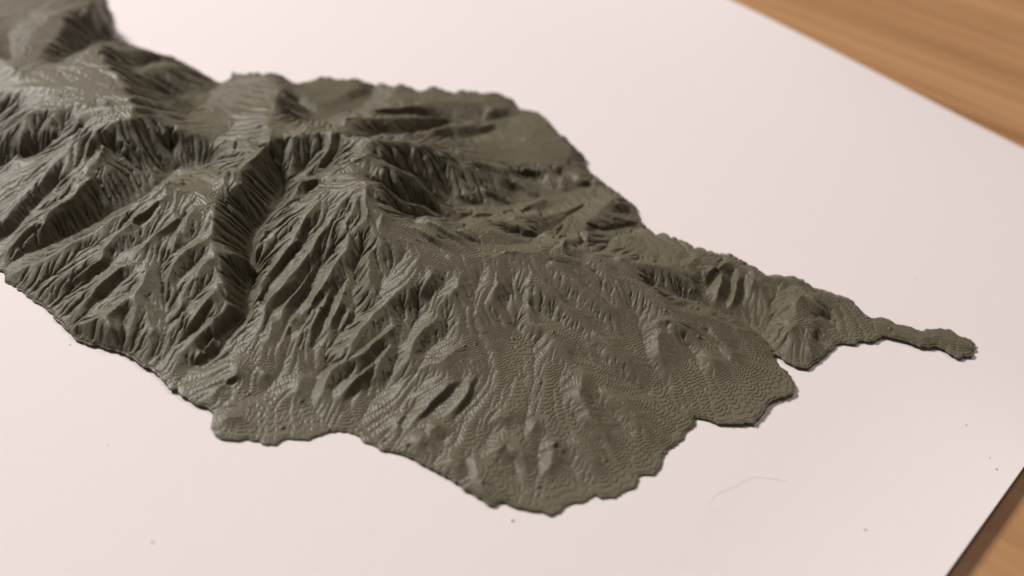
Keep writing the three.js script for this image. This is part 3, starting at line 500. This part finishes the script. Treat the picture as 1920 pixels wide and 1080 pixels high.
// solve: heights held on the lines, drawn taut between them (screen > 0 lets them fall back to nothing away from the lines)
function taut(val, fix, screen) {
  const lv = [{ v: val, f: fix, nx: NX, ny: NY }];
  for (let l = 0; l < 6; l++) {
    const a = lv[l], nx = a.nx >> 1, ny = a.ny >> 1, v = new Float32Array(nx * ny), f = new Uint8Array(nx * ny);
    for (let j = 0; j < ny; j++) for (let i = 0; i < nx; i++) {
      let s = 0, n = 0;
      for (const q of [2 * j * a.nx + 2 * i, 2 * j * a.nx + 2 * i + 1, (2 * j + 1) * a.nx + 2 * i, (2 * j + 1) * a.nx + 2 * i + 1]) if (a.f[q]) { s += a.v[q]; n++; }
      if (n) { v[j * nx + i] = s / n; f[j * nx + i] = 1; }
    }
    lv.push({ v, f, nx, ny });
  }
  let g = null, pn = 0, pm = 0;
  for (let l = 6; l >= 0; l--) {
    const { v, f, nx, ny } = lv[l], cur = new Float32Array(nx * ny), k = 1 / (4 * (1 + screen * screen * Math.pow(4, l) / 4));
    for (let j = 0; j < ny; j++) for (let i = 0; i < nx; i++) { const q = j * nx + i; cur[q] = f[q] ? v[q] : g ? g[Math.min(pm - 1, j >> 1) * pn + Math.min(pn - 1, i >> 1)] : 0; }
    for (let it = 0; it < 70; it++) for (let par = 0; par < 2; par++)
      for (let j = 1; j < ny - 1; j++) for (let i = 1 + ((j + par) & 1); i < nx - 1; i += 2) {
        const q = j * nx + i; if (f[q]) continue;
        const t = (cur[q - 1] + cur[q + 1] + cur[q - nx] + cur[q + nx]) * k;
        cur[q] += (screen ? 1.2 : 1.6) * (t - cur[q]);
      }
    g = cur; pn = nx; pm = ny;
  }
  return g;
}
function drawLine(pts, cb) {
  let L = 0; const seg = []; for (let i = 1; i < pts.length; i++) { const d = Math.hypot(pts[i][0] - pts[i - 1][0], pts[i][1] - pts[i - 1][1]); seg.push(d); L += d; }
  let at = 0;
  for (let i = 1; i < pts.length; i++) {
    const n = Math.max(1, Math.ceil(seg[i - 1] / (G * 0.5)));
    for (let k = 0; k <= n; k++) {
      const t = k / n, a = pts[i - 1], b = pts[i], s = at + seg[i - 1] * t;
      let x = a[0] + (b[0] - a[0]) * t, y = a[1] + (b[1] - a[1]) * t;
      const wob = 0.07; x += wob * noise(x * 2.2, y * 2.2, 11); y += wob * noise(x * 2.2, y * 2.2, 12);
      const ii = Math.round((x - X0) / G), jj = Math.round((y - Y0) / G);
      if (ii > 0 && jj > 0 && ii < NX - 1 && jj < NY - 1) cb(jj * NX + ii, (a[2] ?? 0) + ((b[2] ?? 0) - (a[2] ?? 0)) * t, s, L);
    }
    at += seg[i - 1];
  }
}
const val = new Float32Array(NX * NY), num = new Uint16Array(NX * NY), fix = new Uint8Array(NX * NY);
for (const L of MAIN) drawLine(L, (q, h) => { if (inside[q]) { val[q] += h; num[q]++; } });
for (let q = 0; q < NX * NY; q++) { if (num[q]) { val[q] /= num[q]; fix[q] = 1; } if (!inside[q]) { fix[q] = 1; val[q] = 0; } }
let H = taut(val, fix, 0);
const val2 = new Float32Array(NX * NY), fix2 = new Uint8Array(NX * NY), num2 = new Uint16Array(NX * NY);
for (const [d, ...pts] of SPURS) drawLine(pts, (q, h, s, L) => { if (inside[q] && !num[q]) { const e = Math.min(1, 0.15 + s / (0.3 * L), 0.12 + (L - s) / (0.4 * L)); val2[q] += d / 1000 * Math.max(0, e); num2[q]++; } });
for (let q = 0; q < NX * NY; q++) { if (num2[q]) { val2[q] /= num2[q]; fix2[q] = 1; } if (fix[q]) { fix2[q] = 1; val2[q] = 0; } }
const Dl = taut(val2, fix2, G / 0.6);
for (let q = 0; q < NX * NY; q++) if (inside[q]) H[q] = Math.max(0.004, H[q] + Dl[q]);
// the slopes weather: uneven rock, then running water cuts side gullies
const RIB = 0.18;
const nb = [1, -1, NX, -NX, NX + 1, NX - 1, -NX + 1, -NX - 1], nd = [1, 1, 1, 1, 1.414, 1.414, 1.414, 1.414];
const steep = new Float32Array(NX * NY);               // steepness of the broad slope, 0.8 km across
for (let j = 11; j < NY - 11; j++) for (let i = 11; i < NX - 11; i++) { const q = j * NX + i; if (inside[q]) steep[q] = Math.hypot(H[q + 10] - H[q - 10], H[q + 10 * NX] - H[q - 10 * NX]) / (20 * G); }
const slopeAt = (q) => Math.hypot(H[q + 1] - H[q - 1], H[q + NX] - H[q - NX]) / (2 * G);
{ // ribs: unevenness drawn out along the way water runs
  let S = H.slice();
  for (let it = 0; it < 8; it++) { const T = S.slice(); for (let q = NX + 1; q < NX * NY - NX - 1; q++) if (inside[q]) S[q] = T[q] * 0.4 + 0.15 * (T[q + 1] + T[q - 1] + T[q + NX] + T[q - NX]); }
  const N = new Float32Array(NX * NY), dx = new Float32Array(NX * NY), dy = new Float32Array(NX * NY), add = new Float32Array(NX * NY);
  for (let j = 2; j < NY - 2; j++) for (let i = 2; i < NX - 2; i++) {
    const q = j * NX + i; if (!inside[q]) continue;
    const x = X0 + i * G, y = Y0 + j * G, a = S[q + 1] - S[q - 1], b = S[q + NX] - S[q - NX], l = Math.hypot(a, b) + 1e-6;
    dx[q] = a / l; dy[q] = b / l; N[q] = noise(x * 2.9, y * 2.9, 1) + (0.35 + 0.6 * Math.min(1, steep[q] * 1.6)) * noise(x * 6.3, y * 6.3, 2);
  }
  for (let j = 2; j < NY - 2; j++) for (let i = 2; i < NX - 2; i++) {
    const q = j * NX + i; if (!inside[q]) continue;
    let sum = 0, n = 0;
    for (const dir of [-1, 1]) {
      let u = i, v = j, p = q;
      for (let k = 0; k < 16; k++) { u += dir * 1.5 * dx[p]; v += dir * 1.5 * dy[p]; p = Math.round(v) * NX + Math.round(u); if (!inside[p]) break; sum += N[p]; n++; }
    }
    const x = X0 + i * G, y = Y0 + j * G, s = Math.min(1, 0.06 + Math.max(0, steep[q] - 0.04) * 1.5), m = Math.min(1, sdf[q] / 0.35);
    add[q] = m * s * (RIB * sum / Math.max(n, 8) + 0.016 * noise(x * 1.7, y * 1.7, 3) + 0.012 * noise(x * 4.7, y * 4.7, 4) + 0.008 * noise(x * 8.3, y * 8.3, 5));
  }
  for (let q = 0; q < NX * NY; q++) H[q] += add[q];
}
const land = []; for (let q = 0; q < NX * NY; q++) if (inside[q]) land.push(q);
const cells = Uint32Array.from(land), area = new Float32Array(NX * NY), to = new Int32Array(NX * NY), cut = new Float32Array(NX * NY), F = new Float32Array(NX * NY), done = new Uint8Array(NX * NY);
const heap = new Int32Array(cells.length + 8); let hn = 0;
function push(q) { let i = hn++; const v = F[q]; while (i) { const p = (i - 1) >> 1; if (F[heap[p]] <= v) break; heap[i] = heap[p]; i = p; } heap[i] = q; }
function pop() { const r = heap[0], q = heap[--hn], v = F[q]; let i = 0; for (;;) { let c = 2 * i + 1; if (c >= hn) break; if (c + 1 < hn && F[heap[c + 1]] < F[heap[c]]) c++; if (F[heap[c]] >= v) break; heap[i] = heap[c]; i = c; } heap[i] = q; return r; }
for (let it = 0; it < 12; it++) {
  // find where every drop runs: flood inwards from the coast, then down the steepest way
  done.fill(0); hn = 0; const ord = new Uint32Array(cells.length); let on = 0;
  for (const q of cells) { let edge = 0; for (const o of nb) if (!inside[q + o]) edge = 1; if (edge) { F[q] = H[q]; done[q] = 1; to[q] = -1; push(q); } }
  while (hn) {
    const q = pop(); ord[on++] = q;
    for (const o of nb) { const r = q + o; if (!inside[r] || done[r]) continue; done[r] = 1; to[r] = q; F[r] = Math.max(H[r], F[q] + 1e-6); push(r); }
  }
  if (it < 2) for (const q of cells) {                                        // a hollow breaks out along its lowest way
    if (H[q] > F[q] - 0.01) continue; let low = true; for (const o of nb) if (H[q + o] < H[q]) low = false; if (!low) continue;
    for (let p = to[q], h = H[q], k = 0; p >= 0 && k < 150 && H[p] >= h; p = to[p], k++) { h -= 1e-5; H[p] = F[p] = h; }
  }
  for (const q of cells) {
    area[q] = 1; if (to[q] < 0) continue; let best = 0;
    for (let k = 0; k < 8; k++) { const r = q + nb[k]; if (!inside[r]) continue; const s = (F[q] - F[r]) / nd[k] * (1 + 0.3 * (hash(q, k, it) - 0.5)); if (F[r] < F[q] && s > best) { best = s; to[q] = r; } }
  }
  for (let k = on - 1; k >= 0; k--) { const q = ord[k]; if (to[q] >= 0) area[to[q]] += area[q]; }
  for (let k = 0; k < on; k++) {
    const q = ord[k], r = to[q]; if (r < 0) continue;
    if (H[q] < F[q]) { H[q] += 0.35 * (F[q] - H[q]); continue; }             // a hollow without an outlet silts up
    const w = 0.06 * Math.sqrt(Math.min(Math.max(area[q] - 10, 0), 900)), n = (H[q] + w * Math.min(H[r], H[q])) / (1 + w), d = Math.min(H[q] - n, 0.03 + 0.25 * Math.min(1, Math.max(0, (steep[q] - 0.28) / 0.3)) - cut[q]);
    if (d > 0) { H[q] -= d; cut[q] += d; }
  }
  const T = H.slice();
  for (const q of cells) H[q] = T[q] + 0.12 * ((T[q + 1] + T[q - 1] + T[q + NX] + T[q - NX]) / 4 - T[q]);
}
for (let it = 0; it < 1; it++) { const T = H.slice(); for (const q of cells) H[q] = T[q] * 0.7 + 0.075 * (T[q + 1] + T[q - 1] + T[q + NX] + T[q - NX]); }
for (let q = 0; q < NX * NY; q++) H[q] = inside[q] ? Math.max(H[q], 0.004) : 0;
{ // carry coast heights a little outwards so that the rim does not droop
  for (let it = 0; it < 3; it++) { const T = H.slice(); for (let q = NX + 1; q < NX * NY - NX - 1; q++) if (!inside[q] && sdf[q] > -0.3) { let m = 0; for (const o of nb) m = Math.max(m, T[q + o]); H[q] = m * 0.9; } }
}
function cubic(F, x, y) {
  const u = (x - X0) / G, v = (y - Y0) / G, i = Math.floor(u), j = Math.floor(v);
  if (i < 1 || j < 1 || i > NX - 3 || j > NY - 3) return 0;
  const a = u - i, b = v - j, w = (t) => [-0.5 * t + t * t - 0.5 * t * t * t, 1 - 2.5 * t * t + 1.5 * t * t * t, 0.5 * t + 2 * t * t - 1.5 * t * t * t, -0.5 * t * t + 0.5 * t * t * t];
  const wa = w(a), wb = w(b); let s = 0;
  for (let n = 0; n < 4; n++) { const r = (j - 1 + n) * NX + i - 1; s += wb[n] * (wa[0] * F[r] + wa[1] * F[r + 1] + wa[2] * F[r + 2] + wa[3] * F[r + 3]); }
  return s;
}
function linear(F, x, y) {
  const u = (x - X0) / G, v = (y - Y0) / G, i = Math.floor(u), j = Math.floor(v);
  if (i < 0 || j < 0 || i > NX - 2 || j > NY - 2) return -9;
  const a = u - i, b = v - j, q = j * NX + i;
  return (F[q] * (1 - a) + F[q + 1] * a) * (1 - b) + (F[q + NX] * (1 - a) + F[q + NX + 1] * a) * b;
}
console.log('map solved');

// ---------------------------------------------------------------- the printed relief: stacked layers of filament
const LAYER = 0.02;                                    // 0.08 mm
const FX = [];                                         // columns: fine where the relief is in view, coarser in the far west
for (let x = -34.6; x < 20.6;) { FX.push(x); x += x < -24 ? 0.08 : x < -15 ? 0.034 : 0.0215; }
const FS = 0.0215, FY0 = -8.4, FNY = Math.round((19.6 - FY0) / FS), FNX = FX.length;
const zits = new Map(), zr = rng(77);                  // little blobs where the nozzle stopped
for (let k = 0; k < 220; k++) {
  const x = -20 + 40 * zr(), y = -8 + 22 * zr(), r = 0.04 + 0.05 * zr(), h = 0.02 + 0.035 * zr(), key = Math.floor(x / 0.2) + ',' + Math.floor(y / 0.2);
  if (!zits.has(key)) zits.set(key, []); zits.get(key).push([x, y, r, h]);
}
function zit(x, y) {
  let s = 0; const i = Math.floor(x / 0.2), j = Math.floor(y / 0.2);
  for (let a = -1; a < 2; a++) for (let b = -1; b < 2; b++) { const z = zits.get((i + a) + ',' + (j + b)); if (z) for (const [zx, zy, r, h] of z) { const d = ((x - zx) ** 2 + (y - zy) ** 2) / (r * r); if (d < 1) s = Math.max(s, h * (1 - d) * (1 - d) ** 0.2); } }
  return s;
}
const warp = (x, y) => 0.00006 + 0.00034 * Math.max(0, 0.35 + noise(x * 0.21 + 3.3, y * 0.21, 91));   // the print has lifted a little off the paper here and there
const sm = (t) => { t = Math.min(1, Math.max(0, t)); return t * t * (3 - 2 * t); };
function surface(x, y) {
  let h = cubic(H, x, y);
  const e = 0.03, gx = (cubic(H, x + e, y) - cubic(H, x - e, y)) / (2 * e), gy = (cubic(H, x, y + e) - cubic(H, x, y - e)) / (2 * e), s = Math.hypot(gx, gy) + 1e-4;
  h += Math.min(1, s * 3) * (0.0025 * noise(x * 6.5, y * 6.5, 21) + 0.0010 * noise(x * 14, y * 14, 22));
  const k = Math.floor(h / LAYER), t = h / LAYER - k, run = LAYER / s;      // run: width of one step
  const j = 0.10 * (hash(k, 3, 9) - 0.5);                                   // layers sit a little unevenly
  const ramp = Math.min(0.8, 0.03 / run), a = 1 - ramp;
  let f = sm((t - a * (0.5 + j)) / ramp);
  f += 0.12 * Math.min(1, run / 0.06) * (Math.exp(-(((t - a * (0.5 + j) - ramp * 1.05) / (ramp * 0.7)) ** 2)) - Math.exp(-(((t - a * (0.5 + j) + ramp * 0.05) / (ramp * 0.6)) ** 2)));
  const fine = sm((run - 0.038) / 0.03);                                   // on steep faces the beads lie edge to edge: the bump below shows them
  const show = fine * (1 - 0.55 * sm((run - 0.14) / 0.2));                 // and on the flats the top skin is nearly closed
  const z = (k + f * show + t * (1 - show)) * LAYER;
  return z + zit(x, y) + 0.0012 * noise(x * 30, y * 30, 31);
}
{
  const id = new Int32Array(FNX * FNY).fill(-1), pos = [], uv = [], idx = [];
  const sd = new Float32Array(FNX * FNY);
  for (let j = 0; j < FNY; j++) for (let i = 0; i < FNX; i++) sd[j * FNX + i] = linear(sdf, FX[i], FY0 + j * FS);
  const vert = (i, j) => {
    const q = j * FNX + i; if (id[q] >= 0) return id[q];
    let x = FX[i], y = FY0 + j * FS, d = sd[q], h;
    if (d < 0) {                                       // pull onto the coast, down to the paper
      const e = 0.03, gx = linear(sdf, x + e, y) - linear(sdf, x - e, y), gy = linear(sdf, x, y + e) - linear(sdf, x, y - e), l = Math.hypot(gx, gy) + 1e-6;
      x -= gx / l * d; y -= gy / l * d; h = -SEA / KM;
    } else {
      const lip = 0.07 + 0.03 * noise(x * 4, y * 4, 41), top = surface(x, y);
      const low = -0.012 + 0.006 * noise(x * 11, y * 11, 42);
      h = low + (Math.max(top, 0) - low) * sm((d - lip * 0.55) / 0.05);
    }
    id[q] = pos.length / 3; const p = W(x, y, h); pos.push(p.x, p.y + warp(x, y), p.z); uv.push((x + 0.37 * y) / 5, (d < 0 ? h : Math.max(cubic(H, x, y), h < 0 ? h : -1) + 0.002 * noise(x * 5, y * 5, 95)) / (16 * LAYER)); return id[q];
  };
  for (let j = 0; j + 1 < FNY; j++) for (let i = 0; i + 1 < FNX; i++) {
    const q = j * FNX + i;
    if (sd[q] > 0 || sd[q + 1] > 0 || sd[q + FNX] > 0 || sd[q + FNX + 1] > 0) {
      const a = vert(i, j), b = vert(i + 1, j), c = vert(i + 1, j + 1), d = vert(i, j + 1);
      idx.push(a, b, c, a, c, d);
    }
  }
  const g = new THREE.BufferGeometry();
  g.setAttribute('position', new THREE.Float32BufferAttribute(pos, 3));
  g.setAttribute('uv', new THREE.Float32BufferAttribute(uv, 2));
  g.setIndex(new THREE.BufferAttribute(new Uint32Array(idx), 1));
  g.computeVertexNormals();
  console.log('relief triangles', idx.length / 3);
  // beads of the sixteen layers in one repeat, each a little different
  const beads = dataTexture(256, 512, (u, v) => {
    const k = Math.floor(v * 16), w = v * 16 + 0.10 * wrapN2(u, v, 40, 32, 51) + 0.06 * wrapN2(u, v, 120, 64, 52), f = w - Math.floor(w), q = 0.75 + 0.25 * hash(k, 2, 8);
    const b = 255 * (0.1 + 0.7 * q * Math.sqrt(Math.max(0, 1 - (2 * f - 1) ** 2)) + 0.2 * wrapN2(u, v, 128, 96, 53)); return [b, b, b];
  });
  const plastic = new THREE.MeshPhysicalMaterial({ color: new THREE.Color().setRGB(0.117, 0.102, 0.062), roughness: 0.46, specularIntensity: 0.85, bumpMap: beads, bumpScale: 0.00004 });
  const relief = new THREE.Group(); relief.name = 'island_relief'; scene.add(relief);
  tag(relief, 'olive grey 3D printed relief of a mountainous island, lying on white paper', 'relief model');
  mesh('printed_terrain', g, plastic, relief);
  const wisp = new THREE.MeshPhysicalMaterial({ color: new THREE.Color().setRGB(0.24, 0.21, 0.15), roughness: 0.4 });
  const sr = rng(5);
  const strings = [];
  for (let n = 0; n < 40; n++) {                       // loose wisps of filament left between ridges
    const x = -11 + 26 * sr(), y = -6 + 12 * sr(), a = sr() * 6.283, L = 0.2 + 0.4 * sr() * sr(), b = 0.25 * (sr() - 0.5);
    if (linear(sdf, x, y) > 0.4) strings.push([x, y, a, L, b]);
  }
  for (const [x, y, a, L, b] of strings) {
    const pts = [];
    for (let k = 0; k <= 6; k++) { const t = k / 6, px = x + Math.cos(a) * L * t - Math.sin(a) * b * Math.sin(t * 3.1), py = y + Math.sin(a) * L * t + Math.cos(a) * b * Math.sin(t * 3.1); pts.push([px, py, Math.max(0, surface(px, py))]); }
    const h0 = pts[0][2], h1 = pts[6][2];
    const c = new THREE.CatmullRomCurve3(pts.map(([px, py, h], k) => W(px, py, warp(px, py) / KM + Math.max(h + 0.012, h0 + (h1 - h0) * k / 6 + 0.03 * Math.sin(k / 6 * 3.1)))));
    mesh('plastic_string', new THREE.TubeGeometry(c, 24, 0.008 * KM, 5), wisp, relief);
  }

}

// ---------------------------------------------------------------- sheet of paper and table
{
  // sheet: corner behind the tail at K, u runs along the far edge, v along the near-tail edge
  const K = [30.96, 15.71], eu = [-0.846, 0.533], ev = [-0.533, -0.846], LU = 74.25, LV = 52.5, nu = 220, nv = 160;
  const ss = (a, b, t) => { t = Math.min(1, Math.max(0, (t - a) / (b - a))); return t * t * (3 - 2 * t); };
  const lift = (u, v) => 0.4 * Math.pow(Math.max(0, 1 - u / 5.5), 2) * ss(13, 21, v)                       // the near edge curls up from the table
    + 0.78 * Math.pow(Math.max(0, 1 - v / 10), 2) * ss(3, 27, u)                                             // the far edge waves up a little
    + 0.006 * (1 + noise(u * 0.12, v * 0.12, 61));
  const T = 0.00012, pos = [], uv = [], idx = [], top = (i, j) => i * (nv + 1) + j, bot = (i, j) => (nu + 1) * (nv + 1) + top(i, j);
  for (const side of [0, 1]) for (let i = 0; i <= nu; i++) for (let j = 0; j <= nv; j++) {
    const u = LU * Math.pow(i / nu, 1.7), v = LV * j / nv, x = K[0] + eu[0] * u + ev[0] * v, y = K[1] + eu[1] * u + ev[1] * v;
    pos.push(x * KM, (lift(u, v) - 0.012) * KM - side * T, -y * KM); uv.push(u * KM, v * KM);
  }
  for (let i = 0; i < nu; i++) for (let j = 0; j < nv; j++) {
    idx.push(top(i, j), top(i + 1, j + 1), top(i + 1, j), top(i, j), top(i, j + 1), top(i + 1, j + 1));
    idx.push(bot(i, j), bot(i + 1, j), bot(i + 1, j + 1), bot(i, j), bot(i + 1, j + 1), bot(i, j + 1));
  }
  for (let i = 0; i < nu; i++) for (const j of [0, nv]) idx.push(top(i, j), top(i + 1, j), bot(i + 1, j), top(i, j), bot(i + 1, j), bot(i, j));
  for (let j = 0; j < nv; j++) for (const i of [0, nu]) idx.push(top(i, j), top(i, j + 1), bot(i, j + 1), top(i, j), bot(i, j + 1), bot(i, j));
  const g0 = new THREE.BufferGeometry();
  g0.setAttribute('position', new THREE.Float32BufferAttribute(pos, 3)); g0.setAttribute('uv', new THREE.Float32BufferAttribute(uv, 2)); g0.setIndex(idx); g0.computeVertexNormals();
  const tooth = dataTexture(1024, 1024, (u, v) => { const n = 128 + 70 * wrapN(u, v, 26, 71) + 50 * wrapN(u, v, 60, 72) + 35 * wrapN(u, v, 140, 73); return [n, n, n]; });
  tooth.repeat.set(1 / 0.045, 1 / 0.045);
  mesh('paper_sheet', g0, new THREE.MeshStandardMaterial({ color: new THREE.Color().setRGB(0.80, 0.722, 0.704), roughness: 0.85, bumpMap: tooth, bumpScale: 0.00002 }));
  tag(scene.getObjectByName('paper_sheet'), 'white sheet of paper under the relief, its near edge curling off the table', 'paper');

  // table: honey coloured wood, grain along its length
  const wood = dataTexture(1024, 2048, (u, v) => {
    const w = 0.35 * wrapN2(u, v, 2, 5, 81), y = v * 1 + 0.012 * w;
    let s = 0.5 * wrapN2(u, y, 2, 26, 82) + 0.5 * wrapN2(u, y, 3, 70, 83) + 0.32 * wrapN2(u, y, 5, 190, 84) + 0.2 * wrapN2(u, y, 9, 420, 85);
    const pore = Math.max(0, wrapN2(u, y, 14, 330, 86) - 0.45) * 1.2;
    s = s * 1.15 - pore; return [178 + 22 * s, 133 + 21 * s, 88 + 19 * s];
  }, true);
  wood.repeat.set(1 / 0.5, 1 / 0.4);
  const tg = new THREE.BoxGeometry(1.5, 0.03, 0.9, 1, 1, 1), tp = tg.attributes.position, tu = tg.attributes.uv;
  for (let k = 0; k < tp.count; k++) tu.setXY(k, tp.getX(k) + 0.13, tp.getZ(k) + 0.07);
  const table = mesh('table_top', tg, new THREE.MeshStandardMaterial({ map: wood, roughness: 0.5 }));
  table.position.set(0.05, -0.015 - 0.00020, 0.02); table.rotation.y = Math.atan2(-0.43, 0.903);
  table.userData = { kind: 'structure', label: 'honey coloured wooden table top with fine straight grain', category: 'table' };
}


{
  const lump = (seed, r) => { const g = new THREE.IcosahedronGeometry(r, 2), p = g.attributes.position; for (let k = 0; k < p.count; k++) { const s = 1 + 0.35 * noise(p.getX(k) / r * 1.3 + seed, p.getY(k) / r * 1.3 + p.getZ(k) / r, seed); p.setXYZ(k, p.getX(k) * s * 1.3, p.getY(k) * s * 0.55, p.getZ(k) * s); } g.computeVertexNormals(); return g; };
  const dm = [0.34, 0.56, 0.68].map((c) => new THREE.MeshStandardMaterial({ color: new THREE.Color().setRGB(c, c * 0.92, c * 0.84), roughness: 0.9 }));
  for (const [x, y, r, m, label] of [
    [19.41, -0.93, 0.045, 0, 'dark dust crumb by the curled paper edge, the farther of the pair'], [19.53, -1.37, 0.055, 0, 'dark dust crumb by the curled paper edge, the nearer of the pair'],
    [18.92, 0.43, 0.045, 1, 'grey dust crumb on the paper below the tip of the tail'], [15.28, -4.76, 0.07, 2, 'pale dust crumb on the paper near the bottom right'],
    [18.07, 7.96, 0.05, 2, 'pale dust crumb on the paper above the tail'], [-7.2, -8.32, 0.035, 0, 'tiny dark dust crumb on the paper at the lower left'],
    [-4.29, -10.84, 0.06, 2, 'pale dust crumb on the paper near the bottom left edge'], [-10.59, -5.1, 0.04, 1, 'grey dust crumb on the paper under the sea cliff'],
    [12.88, 14.66, 0.06, 2, 'pale dust crumb on the paper right of the north coast'], [5.09, -7.36, 0.08, 2, 'pale dust crumb just off the southernmost cape']]) {
    const o = mesh(numbered('dust_crumb'), lump(Math.floor(x * 7 + 100), r * 0.42 * KM), dm[m]); tag(o, label, 'dust', 'dust crumbs on the paper');
    const u = (30.96 - x) * 0.846 + (y - 15.71) * 0.533, v = (30.96 - x) * 0.533 + (15.71 - y) * 0.846, q = Math.min(1, Math.max(0, (v - 13) / 8));
    o.position.set(x * KM, (0.4 * Math.pow(Math.max(0, 1 - u / 5.5), 2) * q * q * (3 - 2 * q) + 0.006 * (1 + noise(u * 0.12, v * 0.12, 61)) - 0.012 + r * 0.4) * KM, -y * KM);
  }
  const hp = [[11.7, -5.77], [11.21, -5.51], [10.94, -5.34], [10.77, -5.23], [10.71, -5.12], [10.75, -4.94], [11.05, -4.56], [11.47, -4.23], [11.73, -3.95], [12.0, -3.73], [12.38, -3.65], [12.88, -3.6], [13.32, -3.64], [13.65, -3.64], [13.98, -3.68], [14.46, -3.8], [14.67, -4.0]];
  const hc = new THREE.CatmullRomCurve3(hp.map(([x, y]) => new THREE.Vector3(x * KM, 0.00001, -y * KM)));
  tag(mesh('fibre', new THREE.TubeGeometry(hc, 120, 0.000011, 5), new THREE.MeshStandardMaterial({ color: new THREE.Color().setRGB(0.66, 0.6, 0.57), roughness: 0.8 })), 'thin pale curved fibre lying on the paper right of the southern cape', 'fibre');
}


scene.traverse((o) => { if (o.isMesh) { o.castShadow = true; o.receiveShadow = true; } });
renderer.render(scene, camera);
